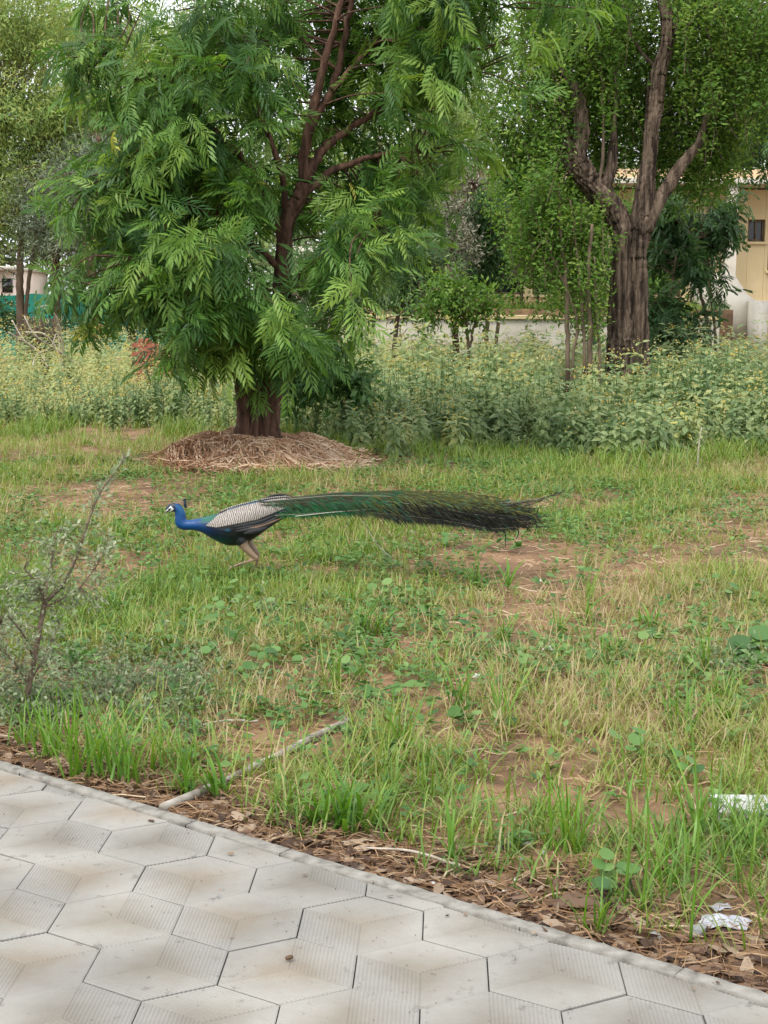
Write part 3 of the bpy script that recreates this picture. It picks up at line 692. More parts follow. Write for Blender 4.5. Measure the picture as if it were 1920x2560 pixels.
# --- the neem in the straw heap
def build_neem():
    r = np.random.default_rng(11); Y = 14.8
    base = P(645, 1090, Y)
    root = empty('neem_tree', (base[0], Y, 0.0)); tag(root, 'leafy young neem with forked reddish brown trunk rising from the straw heap', 'tree')
    og = tuple(root.location)
    trunk = [[(668, 1110, 33), (672, 1040, 29), (686, 920, 26), (700, 780, 23), (710, 650, 20), (716, 560, 19), (742, 505, 18), (764, 455, 17)],
             [(612, 1108, 26), (616, 1030, 22), (606, 950, 22), (592, 890, 19), (560, 845, 15), (520, 770, 12), (470, 680, 9), (430, 580, 6)]]
    a = Acc(); nodes = []
    for t_ in trunk:
        c, rad = limb_px(t_, Y, n=12, wob=.003, r=r); rad[:8] *= np.linspace(1.35, 1, 8); tube(a, c, rad, 34, rough=.14, ridge=.10); nodes += list(c[20:])
    # low crossing stems between the two trunks
    for st in ([(640, 1100, 8), (640, 1020, 7), (650, 940, 6), (662, 880, 5)], [(626, 1100, 6), (640, 1000, 5), (632, 900, 4)]):
        c, rad = limb_px(st, Y, dy=-.12, n=6); tube(a, c, rad, 7)
    o = obj('trunk', a.mesh('trunk', MAT['bark_neem'], True, origin=og), root)
    limbs = [[(764, 455, 16), (758, 405, 14), (775, 320, 13), (793, 231, 11), (825, 110, 9), (856, 0, 8), (885, -130, 5)],
             [(764, 455, 14), (800, 385, 12), (839, 347, 11), (905, 300, 8), (1000, 250, 6), (1110, 215, 4)],
             [(750, 490, 12), (800, 450, 10), (856, 416, 8), (960, 385, 6), (1060, 380, 4)],
             [(775, 320, 12), (800, 275, 11), (827, 231, 10), (860, 110, 8), (880, 0, 7), (900, -120, 5)],
             [(830, 225, 8), (890, 160, 7), (960, 87, 6), (1040, 10, 5), (1120, -40, 4)],
             [(712, 620, 12), (660, 470, 10), (560, 350, 8), (430, 250, 6), (310, 180, 4), (230, 150, 3)],
             [(708, 680, 10), (620, 600, 8), (500, 520, 6), (400, 470, 4), (320, 440, 3)],
             [(716, 560, 9), (700, 420, 8), (640, 260, 6), (600, 120, 5), (560, 0, 4)],
             [(704, 740, 8), (780, 660, 6), (870, 600, 5), (940, 570, 3)],
             [(700, 780, 7), (620, 730, 5), (520, 690, 4), (430, 670, 3)]]
    dys = [0, .5, .3, .2, .6, -.4, -.7, -.5, -.5, -.9]
    for L, dy in zip(limbs, dys):
        L2 = [(p[0], p[1], p[2], dy * k / (len(L) - 1)) for k, p in enumerate(L)]
        c, rad = limb_px(L2, Y, n=6, wob=.006, r=r); a = Acc(); tube(a, c, rad, 8, rough=.08); nodes += list(c[4:])
        obj('branch', a.mesh('branch', MAT['bark_neem'], True, origin=og), root)
    nodes = np.array(nodes)
    bl = blobs_px([(620, 650, 270, 170, -.3, 1.2), (700, 790, 170, 120, -.5, .9), (390, 470, 190, 170, -.2, 1.1), (370, 170, 200, 100, -.2, .9),
                   (640, 330, 330, 220, .0, 1.5), (1040, 320, 230, 150, .3, 1.1), (720, 40, 480, 160, .2, 1.5),
                   (900, 520, 120, 90, -.1, .7), (1170, 90, 170, 110, .4, .9), (470, 740, 90, 90, -.5, .5), (540, 560, 280, 150, -.9, .6), (650, 800, 170, 110, -.6, .7), (330, 620, 120, 130, -.2, .7), (750, -40, 560, 90, .4, 1.2), (1200, -20, 200, 90, .4, 1.0)], Y)
    path = np.array([(745, 490), (758, 405), (775, 320), (793, 231), (808, 170), (825, 110), (840, 55), (856, 0), (715, 580), (714, 640)], float)
    path2 = np.array([(800, 390), (839, 347), (830, 225), (870, 80), (855, 416), (905, 300)], float)
    def keep(p):
        x, y = to_px(p)
        if p[1] < Y + .25:
            if np.hypot(path[:, 0] - x, path[:, 1] - y).min() < 88: return r.random() < .05
            if np.hypot(path2[:, 0] - x, path2[:, 1] - y).min() < 66: return r.random() < .1
            if y > 905: return False
            if 560 < x < 720 and y > 860: return r.random() < .25
        # ragged holes
        if fbm(x / 120.0, y / 120.0, 71) < .43: return False
        return True
    cen, out = cluster_points(bl, 800, r, .5, keep, (140, .25, .11))
    ends = np.array([P(x, y, Y + dy_) for x, y, dy_ in ((250, 160, -.4), (300, 185, -.4), (215, 150, -.3), (360, 215, -.4), (330, 450, -.7), (390, 470, -.6), (270, 440, -.6), (440, 585, 0), (1080, 230, .5), (1050, 385, .3), (560, 10, -.5), (930, 575, -.5), (280, 120, -.3), (430, 240, -.4), (240, 210, -.4))])
    ends = np.repeat(ends, 4, axis=0) + r.normal(size=(60, 3)) * [.2, .2, .1]; cen = np.vstack([cen, ends]); out = np.vstack([out, nrmz(np.c_[ends[:, 0] - base[0], np.full(60, -.6), np.full(60, .1)])])
    ax = np.array([base[0], Y]); rad_ = cen[:, :2] - ax
    out = nrmz(out + np.c_[nrmz(rad_) * .6, np.zeros(len(cen))] + np.array([0, -.25, 0]))
    a = Acc()
    spray(a, NEEM, cen, out, 11, .32, r, droop=.42, crad=.15, rb=(.05, .92))
    # fresh sprouts on the trunk foot
    c2 = np.array([P(x, y, Y - .25) for x, y in ((640, 970), (660, 905), (610, 900), (575, 880), (690, 880), (540, 860))]); spray(a, NEEM, c2, nrmz(np.array([[-.3, -.8, .3]] * 6)), 6, .28, r, crad=.1)
    obj('crown', a.mesh('crown', MAT['neem'], origin=og), root)
    tw = Acc()
    for c in cen:
        n_ = nodes[np.argmin(np.linalg.norm(nodes - c, axis=1) + np.maximum(0, nodes[:, 2] - c[2]) * .5)]
        twig_to(tw, n_, c, .012, .004, r)
    obj('twigs', tw.mesh('twigs', MAT['bark_neem'], origin=og), root)['kind'] = 'stuff'
build_neem()

def make_tree(name, label, Y, trunks, limbs, blobs, ncl, per, leafs, size, mat, bark, seed, shell=.5, crad=.3, droop=.2, hole=.3, hs=110., keepf=None, group=None, twigs=True, rb=(.1, .85), outw=.7, up=.8, rough=.12, tn=10, bough=None, ridge=0.0, shoots=None, tw=2):
    r = np.random.default_rng(seed)
    b0 = P(trunks[0][0][0], trunks[0][0][1], Y)
    root = empty(name, (b0[0], Y, 0)); tag(root, label, 'tree' if 'tree' in name else 'shrub', group); og = tuple(root.location)
    nodes = []
    a = Acc()
    for t_ in trunks:
        t2 = list(t_)
        c, rad = limb_px(t2, Y, n=8 if not ridge else 14, wob=.006 if not ridge else .003, r=r)
        if c[0][2] > 0: c = np.vstack([[c[0][0], c[0][1], -.15], c]); rad = np.r_[rad[0] * 1.15, rad]
        tube(a, c, rad, tn, rough=rough, ridge=ridge); nodes += list(c[len(c) // 3:])
    obj('trunk', a.mesh('trunk', bark, True, origin=og), root)
    for L in limbs:
        c, rad = limb_px(L, Y, n=6, wob=.008, r=r); a = Acc(); tube(a, c, rad, 8 if not ridge else 22, rough=rough * .7, ridge=ridge); nodes += list(c[2:])
        obj('branch', a.mesh('branch', bark, True, origin=og), root)
    nodes = np.array(nodes)
    def keep(p):
        x, y = to_px(p)
        if keepf is not None and not keepf(x, y, p, r): return False
        return fbm(x / hs + seed, y / hs, 71 + seed) > hole
    cen, out = cluster_points(blobs_px(blobs, Y), ncl, r, shell, keep, bough)
    a = Acc()
    if shoots is None:
        spray(a, leafs, cen, out, per, size, r, droop=droop, crad=crad, rb=rb, outw=outw, up=up)
    else:                                                     # leaves set along thin rising shoots
        st_ = Acc()
        for c in cen:
            L = r.uniform(*shoots); dv = nrmz(np.array([r.normal() * .55, r.normal() * .4, 1.0])) ; tip = c + dv * L * .5; b_ = c - nrmz(dv + [0, 0, .7]) * L * .5
            b_[2] = max(b_[2], .1)
            m = max(4, int(per * L)); t = r.random(m)[:, None]; pos = b_ + (tip - b_) * (.12 + .88 * t) + np.c_[np.sin(t * 3 + c[0]) * .04, np.zeros(m), np.zeros(m)] + r.normal(size=(m, 3)) * .065
            d = nrmz(r.normal(size=(m, 3)) * np.array([1, 1, .5]) + np.array([0, -.1, .35])); z = r.normal(size=(m, 3)) * .6 + np.array([0, -.5, .8])
            base = r.uniform(*rb); scatter(a, leafs[0], pos, d, z, size * r.uniform(.6, 1.2, m), np.clip(base + r.normal(size=m) * .16 + .15 * (t[:, 0] - .5), 0, 1))
            if r.random() < .5: tube(st_, [b_, (b_ + tip) / 2 + r.normal(size=3) * .02, tip], [.007, .003], 3, cap=False)
        o_ = obj('shoot', st_.mesh('shoot', bark, origin=og), root); o_['kind'] = 'stuff'
    obj('crown', a.mesh('crown', mat, origin=og), root)
    if twigs:
        tw_ = Acc()
        for c in cen[::tw]:
            n_ = nodes[np.argmin(np.linalg.norm(nodes - c, axis=1) + np.maximum(0, nodes[:, 2] - c[2]) * .7)]
            twig_to(tw_, n_, c, .014, .004, r, sag=.2, n=3)
        obj('twigs', tw_.mesh('twigs', bark, origin=og), root)['kind'] = 'stuff'
    return root

# --- old tree with the furrowed trunk
def kf_old(x, y, p, r):
    if p[1] < 22.75 and ((1500 < x < 1660 and y > 480) or (1395 < x < 1560 and 350 < y < 520) or (1590 < x < 1700 and y < 520)): return r.random() < .07
    return True
make_tree('old_tree', 'old tree with thick deeply furrowed grey brown forked trunk and small bright leaves', 22.0,
    [[(1552, 960, 38), (1551, 880, 32), (1552, 820, 29), (1554, 720, 25), (1556, 624, 22), (1548, 552, 27), (1510, 496, 27), (1470, 448, 27), (1440, 405, 30), (1430, 372, 28), (1428, 352, 10)],
     [(1602, 960, 24), (1600, 880, 22), (1598, 800, 21), (1596, 700, 21), (1596, 624, 22), (1605, 555, 26), (1614, 480, 21), (1622, 401, 18), (1630, 320, 18), (1637, 250, 20), (1645, 180, 19), (1664, 120, 16), (1670, 60, 14), (1660, 0, 14), (1650, -90, 11)]],
    [[(1612, 575, 20), (1640, 515, 17), (1680, 448, 15), (1711, 401, 13), (1746, 361, 9), (1770, 280, 5)],
     [(1442, 410, 18), (1452, 350, 19), (1452, 290, 17), (1440, 225, 12), (1400, 170, 8), (1372, 150, 6)],
     [(1508, 492, 14), (1522, 440, 14), (1531, 385, 12), (1536, 300, 5), (1540, 180, 3)],
     [(1668, 100, 9), (1702, 58, 9), (1740, 30, 5), (1800, 10, 3)],
     [(1640, 170, 5), (1590, 110, 4), (1560, 20, 3), (1540, -80, 3)],
     [(1425, 380, 6), (1412, 300, 4), (1385, 180, 3)], [(1500, 470, 5), (1508, 360, 4), (1505, 200, 3), (1495, 60, 2)], [(1410, 385, 9), (1395, 372, 7), (1388, 360, 3)]],
    [(1400, 230, 210, 270, .6, 1.2), (1800, 170, 240, 260, .7, 1.3), (1610, 40, 340, 170, .5, 1.4), (1560, 290, 240, 190, 1.4, .7), (1330, 470, 120, 130, .6, .8), (1740, 400, 130, 110, 1.1, .7), (1420, 560, 120, 170, .9, .7)],
    1800, 66, [LEAF2], .09, MAT['small_leaf'], MAT['bark_old'], 21, .15, .27, .1, .24, 90., kf_old, twigs=False, rough=.2, tn=72, ridge=.17, shoots=(.5, 1.3), rb=(.15, .95))

def kf_cop(x, y, p, r):
    return not (x > 1395 and y < 545) and not x > 1512
# --- coppice shoots beside it
make_tree('coppice_shrub', 'clump of thin upright shoots with small green leaves beside the old furrowed tree', 21.4,
    [[(1420, 905, 6), (1418, 800, 6), (1412, 680, 5), (1400, 560, 4), (1396, 460, 3)], [(1475, 900, 7), (1474, 800, 6), (1470, 690, 5), (1480, 560, 4)],
     [(1462, 900, 4), (1455, 760, 4), (1440, 620, 3), (1425, 500, 2)], [(1500, 900, 4), (1492, 780, 3), (1485, 640, 2)], [(1432, 900, 4), (1440, 790, 3), (1380, 640, 3), (1350, 540, 2)]], [],
    [(1400, 540, 120, 150, .2, .6), (1440, 670, 90, 150, .2, .5), (1340, 600, 80, 140, .2, .5), (1500, 640, 60, 170, .5, .4), (1480, 760, 45, 90, .1, .3)], 270, 60, [LEAF2], .085, MAT['small_leaf'], MAT['bark_grey'], 22, .1, .24, .1, .30, 60., kf_cop, rough=.05, tn=6, shoots=(.4, 1.0), twigs=False, rb=(.1, .9))

# --- shrubs and trees behind
make_tree('dark_neem_shrub', 'dark green feathery shrub in front of the whitewashed stair parapet', 26.0,
    [[(1775, 860, 5), (1768, 800, 5), (1750, 720, 4), (1740, 600, 3)], [(1790, 862, 4), (1785, 800, 4), (1770, 700, 3)], [(1680, 860, 5), (1675, 760, 4), (1690, 640, 3)]], [],
    [(1680, 720, 85, 75, 0, .6), (1630, 690, 55, 110, .4, .6), (1745, 530, 75, 75, .3, .6), (1690, 590, 50, 90, .5, .6), (1640, 800, 50, 60, 0, .5), (1740, 700, 30, 40, 0, .4)],
    300, 9, NEEM_FAR, .32, MAT['dark_leaf'], MAT['bark_grey'], 23, .3, .16, .35, .40, 60., rough=.05, tn=6, bough=(42, .26, .12))
make_tree('corner_tree', 'dark leaved tree overhanging the flat roof of the cream house', 31.0,
    [[(2010, 900, 18), (2000, 700, 16), (1985, 500, 13), (1960, 300, 9), (1940, 150, 6)]], [[(1985, 500, 9), (1930, 380, 6), (1880, 300, 4)]],
    [(1890, 250, 130, 150, 0, 1.4), (1980, 120, 200, 150, 0, 1.6), (1860, 60, 140, 120, .5, 1.3)], 300, 11, NEEM_FAR, .38, MAT['dark_leaf'], MAT['bark_grey'], 24, .3, .25, .4, .33, 80., bough=(40, .45, .2))
make_tree('dark_shrub', 'dense dark shrub before the house window', 30.0, [[(1215, 860, 6), (1220, 760, 5), (1228, 640, 4), (1230, 560, 3)], [(1240, 860, 5), (1250, 740, 4), (1262, 640, 3)]], [],
    [(1225, 600, 66, 120, 0, .8), (1215, 530, 80, 60, 0, .8), (1190, 690, 60, 70, .2, .6)], 260, 30, [NARROW], .15, MAT['dark_leaf'], MAT['bark_grey'], 25, .1, .3, .3, .25, 60., rough=.05, tn=6)
make_tree('dry_shrub', 'withered grey leafed small tree behind the neem', 28.5, [[(1140, 860, 9), (1130, 700, 8), (1112, 560, 8), (1098, 480, 8), (1088, 440, 5)]], [[(1110, 560, 4), (1150, 520, 3), (1180, 480, 2)]],
    [(1135, 610, 70, 70, -.2, .6), (1100, 500, 70, 60, 0, .6), (1160, 430, 80, 50, 0, .6)], 170, 44, [NARROW], .10, MAT['dry_bush'], MAT['bark_neem'], 26, .2, .24, .2, .3, 60., rough=.1, tn=7)
make_tree('leafy_bush', 'tall dark green leafy bush just beside the neem trunk in the weed bank', 17.6, [[(800, 1075, 4), (805, 960, 3), (790, 880, 2)], [(860, 1075, 4), (870, 970, 3), (885, 890, 2)], [(740, 1075, 4), (735, 980, 3), (720, 900, 2)]], [],
    [(800, 930, 70, 90, 0, .5), (880, 950, 60, 80, 0, .5), (725, 960, 55, 80, 0, .4)], 150, 16, [OVATE], .12, MAT['herb'], MAT['herb'], 29, .1, .16, .3, .25, 40., rough=.02, tn=5, twigs=False, rb=(.0, .6))
make_tree('green_sapling', 'bright green leafy sapling in front of the low white wall', 25.0, [[(1172, 880, 4), (1165, 800, 4), (1140, 720, 3), (1120, 660, 2)], [(1172, 880, 4), (1190, 800, 3), (1215, 750, 2)]], [],
    [(1110, 720, 70, 60, 0, .5), (1180, 770, 80, 45, 0, .5), (1080, 770, 50, 40, 0, .4)], 130, 24, [LEAF2], .11, MAT['small_leaf'], MAT['bark_grey'], 27, .1, .26, .2, .42, 40., rough=.05, tn=6)
make_tree('shade_shrub', 'broad mid green shrub half hidden behind the neem', 27.0, [[(930, 870, 6), (935, 740, 5), (920, 600, 4), (900, 480, 3)], [(985, 870, 6), (1000, 740, 5), (1010, 620, 4)]], [],
    [(930, 660, 120, 130, 0, .9), (1010, 690, 90, 100, .2, .7), (860, 700, 100, 110, .3, .8), (980, 540, 90, 70, .4, .7), (760, 720, 90, 120, .4, .8)], 500, 34, [NARROW], .17, MAT['weed'], MAT['bark_grey'], 28, .15, .3, .3, .3, 70., rough=.05, tn=6, bough=(70, .3, .2), rb=(.0, .5))
for k, (px, py, rx, rz, Yf_, lab) in enumerate(((1300, 560, 120, 200, 34.8, 'light green bush before the house wall beside the dark shrub'), (1600, 620, 110, 150, 30.0, 'green bush filling the gap behind the old furrowed trunk'), (1060, 640, 110, 170, 34.6, 'tall hazy green bush behind the withered grey tree'), (1440, 740, 60, 60, 31.0, 'low green bush against the white wall behind the thin shoots'))):
    make_tree('background_shrub', lab, Yf_, [[(px, 850, 5), (px + 5, py + 60, 4), (px - 10, py - 60, 3)], [(px + 40, 850, 4), (px + 50, py + 40, 3), (px + 40, py - 40, 2)]], [],
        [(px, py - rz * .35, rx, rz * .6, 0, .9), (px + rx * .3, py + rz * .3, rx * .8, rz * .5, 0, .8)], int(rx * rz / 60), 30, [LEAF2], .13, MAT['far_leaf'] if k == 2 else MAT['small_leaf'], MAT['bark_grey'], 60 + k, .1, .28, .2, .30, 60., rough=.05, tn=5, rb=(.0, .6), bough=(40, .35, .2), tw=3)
# --- left group
make_tree('acacia_tree', 'airy pale yellow green acacia with twin slim trunks near the teal net', 35.0,
    [[(52, 900, 11), (52, 800, 10), (50, 690, 9), (54, 600, 8), (70, 500, 6), (90, 400, 4)], [(62, 880, 5), (66, 760, 5), (78, 660, 5), (90, 600, 4), (110, 480, 3)]],
    [[(54, 600, 6), (20, 480, 4), (-20, 350, 3)]],
    [(60, 230, 210, 230, 0, 2.2), (30, 500, 110, 110, 0, 1.4), (190, 350, 140, 120, .3, 1.6), (-80, 350, 150, 250, 0, 2.0), (0, 10, 220, 110, 0, 2.0)], 1500, 46, [NARROW], .145, MAT['acacia'], MAT['bark_grey'], 31, .2, .34, .2, .34, 90., bough=(120, .55, .3), tw=4, rb=(.2, 1))
make_tree('grey_acacia_tree', 'dusty grey green thorn tree with straight brown trunk before the teal net', 33.0,
    [[(144, 920, 10), (143, 820, 10), (142, 720, 10), (140, 660, 9), (150, 560, 6), (170, 470, 4)]], [[(142, 690, 4), (180, 675, 4), (205, 640, 3), (215, 580, 2)]],
    [(150, 590, 90, 70, 0, 1.0), (200, 480, 110, 110, .2, 1.2), (120, 500, 80, 70, 0, .9)], 420, 44, [NARROW], .11, MAT['grey_leaf'], MAT['bark_neem'], 32, .15, .28, .2, .3, 70., bough=(60, .4, .16), tw=2)
make_tree('leaning_tree', 'dark brown trunked tree with leaning stem beside the teal net', 30.0,
    [[(243, 850, 13), (240, 790, 12), (235, 720, 12), (226, 650, 12), (215, 560, 10), (230, 450, 8), (250, 340, 5)]], [[(226, 640, 6), (250, 540, 5), (300, 460, 4)]],
    [(260, 420, 130, 120, .4, 1.4), (320, 560, 90, 90, .4, 1.0), (230, 560, 60, 50, .4, .7)], 360, 46, [NARROW], .12, MAT['grey_leaf'], MAT['bark_neem'], 33, .2, .3, .2, .33, 80., bough=(50, .4, .16), tw=2)
make_tree('tall_pale_tree', 'tall pale green tree whose crown rises behind the neem', 42.0,
    [[(330, 900, 12), (330, 700, 11), (335, 500, 9), (345, 300, 7), (350, 100, 5)]], [[(335, 480, 6), (280, 330, 4), (230, 200, 3)], [(340, 380, 6), (420, 240, 4), (480, 120, 3)]],
    [(330, 250, 170, 200, 0, 2.5), (450, 150, 190, 140, .5, 2.2), (180, 60, 220, 110, .5, 2.2), (420, 480, 150, 160, .5, 2.0), (560, 60, 160, 110, .5, 2.0)], 950, 44, [NARROW], .18, MAT['acacia'], MAT['bark_grey'], 34, .25, .45, .2, .32, 90., bough=(90, .6, .3), tw=4, rb=(.2, 1))
make_tree('slender_tree', 'slender tree with light crown between the neem and the old furrowed tree', 37.0,
    [[(1010, 900, 9), (1012, 700, 8), (1020, 500, 7), (1050, 300, 5), (1090, 150, 4)]], [[(1020, 500, 5), (960, 380, 4), (920, 280, 3)]],
    [(1130, 260, 170, 140, 0, 2.0), (960, 420, 140, 120, 0, 1.6), (1180, 400, 110, 80, .4, 1.2), (1050, 80, 200, 90, .4, 1.8)], 560, 44, [NARROW], .14, MAT['acacia'], MAT['bark_grey'], 35, .3, .38, .2, .40, 80., bough=(70, .5, .25), tw=4)
# far wood that closes the view
a = Acc(); r = np.random.default_rng(41)
for k in range(26):
    px = -420 + k * 105 + r.uniform(-40, 40); Y = r.uniform(66, 84); hgt = r.uniform(470, 800)
    if 1000 < px < 1300: hgt *= .75
    cen, out = cluster_points(blobs_px([(px, 787 - hgt * .5, 115, hgt * .52, 0, 3.0)], Y), 140, r, .35)
    spray(a, [LEAF2], cen, out, 16, .55, r, crad=1.0, droop=.1, rb=(.05, .95))
    tube(a, catmull([P(px, 800, Y), P(px + 10, 787 - hgt * .4, Y), P(px, 787 - hgt * .8, Y)], 4), [.25, .06], 6, r=0)
fw = obj('far_woods', a.mesh('far_woods', MAT['far_leaf'])); tag(fw, 'distant pale green trees closing the view', 'trees', kind='stuff')
# low dark undergrowth under the left trees
a = Acc(); r = np.random.default_rng(42)
cen, out = cluster_points(blobs_px([(30, 800, 110, 60, 0, 1.5), (190, 815, 120, 55, 0, 1.5), (330, 740, 110, 110, 2, 1.5), (420, 800, 110, 70, -2, 1.5), (560, 760, 160, 110, 2, 1.5), (-80, 770, 120, 100, 0, 2)], 38), 420, r, .1)
spray(a, [LEAF2], cen, out, 26, .14, r, crad=.35, droop=.2)
ug = obj('undergrowth', a.mesh('undergrowth', MAT['dark_leaf'])); tag(ug, 'dark scrubby undergrowth below the trees by the teal net', 'undergrowth', kind='stuff')

# ------------------------------------------------------------------ straw heap round the neem
HX, HY = P(650, 1095, 14.8)[0], 14.8
def heap_z(x, y):
    dx = x - HX; dy = y - HY; ang = np.arctan2(dy, dx)
    R = .86 + .24 * (fbm(np.cos(ang) * 1.5 + 3, np.sin(ang) * 1.5, 51) - .5) * 2
    q = np.clip(1 - np.hypot(dx, dy) / R, 0, 1)
    return terr(x, y) + .165 * np.clip(q * 3.0, 0, 1) ** .7 * (.35 + 1.3 * fbm(x * 3.2, y * 3.2, 52)) - .02 * (q <= 0)
sh_ = empty('straw_heap', (HX, HY, 0)); tag(sh_, 'low heap of dry brown straw and earth round the neem trunk', 'heap')
an = np.linspace(0, 2 * math.pi, 64, endpoint=False); rr = np.linspace(0, 1.28, 22)
A2, R2 = np.meshgrid(an, rr, indexing='ij'); hx_, hy_ = HX + R2 * np.cos(A2), HY + R2 * np.sin(A2); hz_ = heap_z(hx_, hy_) + np.where(R2 > 1.2, -.05, 0)
i, j = np.meshgrid(np.arange(64), np.arange(21), indexing='ij'); i2 = (i + 1) % 64
Q = np.stack([i * 22 + j, i * 22 + j + 1, i2 * 22 + j + 1, i2 * 22 + j], -1).reshape(-1, 4)
MAT['red_soil'] = noise_mat('red_soil', [(.3, (.13, .06, .03)), (.6, (.27, .125, .06)), (.8, (.33, .17, .09))], 5, .95, .7, 40)
obj('earth_mound', mesh('earth_mound', np.stack([hx_, hy_, hz_], -1).reshape(-1, 3) - np.array([HX, HY, 0]), Q=Q, smooth=True, mat=MAT['red_soil']), sh_)
def strands(acc, x, y, zf, L, wid, ang, r, rn, lift=.03):
    n = len(x)
    d = np.c_[np.cos(ang), np.sin(ang)]; nr = np.c_[-d[:, 1], d[:, 0]]
    cur = r.normal(size=n) * .13
    pts = []
    for q, t in enumerate((-.5, -.17, .17, .5)):
        px = x + d[:, 0] * L * t + nr[:, 0] * cur * L * (t * t - .1); py = y + d[:, 1] * L * t + nr[:, 1] * cur * L * (t * t - .1)
        pts.append(np.c_[px, py, zf(px, py) + lift * r.random(n) + .004])
    V = np.zeros((n, 8, 3))
    w = (wid if np.ndim(wid) else np.full(n, wid))[:, None]
    sv = np.c_[nr * .7, np.full(n, .7)]
    for q in range(4):
        V[:, 2 * q] = pts[q] + sv * w * .5; V[:, 2 * q + 1] = pts[q] - sv * w * .5
    qd = np.array([(0, 1, 3, 2), (2, 3, 5, 4), (4, 5, 7, 6)])
    acc.add(V.reshape(-1, 3), Q=(qd[None] + (np.arange(n) * 8)[:, None, None]).reshape(-1, 4), r=np.repeat(rn, 8))
r = np.random.default_rng(53); a = Acc()
n = 7000
th = r.uniform(0, 2 * math.pi, n); ra = 1.0 * np.sqrt(r.random(n)) + .05
x, y = HX + ra * np.cos(th) * 1.0, HY + ra * np.sin(th)
kk = (fbm(x * 2.5, y * 2.5, 55) > .45) | (r.random(n) < .15)
x, y, th = x[kk], y[kk], th[kk]; n = len(x)
strands(a, x, y, heap_z, r.uniform(.15, .6, n), r.uniform(.006, .013, n), th + r.normal(size=n) * .8 + math.pi / 2 * (r.random(n) < .35), r, np.clip(.68 + r.normal(size=n) * .25, 0, 1), .13)
for k in range(16):                                                         # bundles drooping over the rim
    t0 = r.uniform(math.pi * 1.05, math.pi * 1.95); m = 34
    th = t0 + r.normal(size=m) * .10; ra = r.uniform(.55, 1.0, m)
    strands(a, HX + ra * np.cos(th), HY + ra * np.sin(th), heap_z, r.uniform(.25, .5, m), r.uniform(.006, .011, m), th, r, np.clip(.85 + r.normal(size=m) * .1, 0, 1), .09)
MAT['heap_straw'] = leaf_mat('reddish_straw', [(0, (.14, .055, .026)), (.35, (.31, .165, .09)), (.7, (.49, .325, .205)), (1, (.62, .48, .35))], .75, .1, .2)
so = obj('dry_straw', a.mesh('dry_straw', MAT['heap_straw'], origin=(HX, HY, 0)), sh_); so['kind'] = 'stuff'

# ------------------------------------------------------------------ grass
bare = [(1240, 1400, 1.0), (1330, 1410, .8), (230, 1215, 1.0), (120, 1260, .7), (330, 1250, .8), (500, 1195, .9), (950, 1630, .28), (1300, 1950, .30), (1560, 2010, .25), (480, 1840, .22), (800, 1860, .2), (1500, 1600, .3), (820, 1430, .3), (300, 1430, .35), (700, 1830, .2), (1120, 1840, .18), (1840, 1320, .8)]
bareW = [(G(px, py, -.04), rad) for px, py, rad in bare]
def density(x, y):
    n1 = fbm(x * 1.3 + 3, y * 1.0, 61, 4); n2 = fbm(x * 4.1, y * 3.4 + 8, 63, 2)
    d = np.clip((n1 - .36) * 4.6, .13, 1) * (.45 + .95 * n2)
    for c, rad in bareW:
        q = np.hypot((x - c[0]), (y - c[1]) * .8) / rad
        d = d * np.clip(q * q * .9 + .06, 0, 1)
    q = np.hypot(x - HX, y - HY); d = d * np.clip((q - 1.0) / .35, 0, 1)
    pa, pb = G(872, 1790, -.03)[:2], G(405, 2022, -.03)[:2]; pd = (pb - pa) / np.linalg.norm(pb - pa)
    al = (x - pa[0]) * pd[0] + (y - pa[1]) * pd[1]; ac = np.abs((x - pa[0]) * -pd[1] + (y - pa[1]) * pd[0])
    d = d * np.where((al > -.1) & (al < 1.2), np.clip(ac / .16, .12, 1), 1)
    kd = kdist(x, y)
    d = d * np.clip((kd - .05) / np.where(x < -.2, .5, .95), 0, 1) ** 1.25
    return np.clip(d, 0, 1)

def blades(acc, bx, by, bz, L, wid, az, lean, bend, rn, seg=3):
    """tapered bent grass blades"""
    n = len(bx); d = np.c_[np.cos(az), np.sin(az)]; s = np.c_[-d[:, 1], d[:, 0], np.zeros(n)]
    lv = np.linspace(0, 1, seg + 1); V = np.zeros((n, 2 * seg + 1, 3))
    x = np.zeros(n); z = np.zeros(n); prev = 0
    for q, t in enumerate(lv):
        if q:
            th = lean + bend * (t + prev) / 2; x = x + L * (t - prev) * np.sin(th); z = z + L * (t - prev) * np.cos(th)
        prev = t
        p = np.c_[bx + d[:, 0] * x, by + d[:, 1] * x, bz + np.maximum(z, -.0 + .004)]
        if q < seg:
            w = (wid * (1 - .75 * t ** 1.6) * (.7 if q == 0 else 1) * .5)[:, None]
            V[:, 2 * q] = p + s * w; V[:, 2 * q + 1] = p - s * w
        else: V[:, 2 * seg] = p
    off = (np.arange(n) * (2 * seg + 1))[:, None, None]
    qd = np.array([(2 * q, 2 * q + 1, 2 * q + 3, 2 * q + 2) for q in range(seg - 1)]); td = np.array([(2 * seg - 2, 2 * seg - 1, 2 * seg)])
    acc.add(V.reshape(-1, 3), T=(td[None] + off).reshape(-1, 3), Q=(qd[None] + off).reshape(-1, 4) if seg > 1 else None, r=np.repeat(rn, 2 * seg + 1))

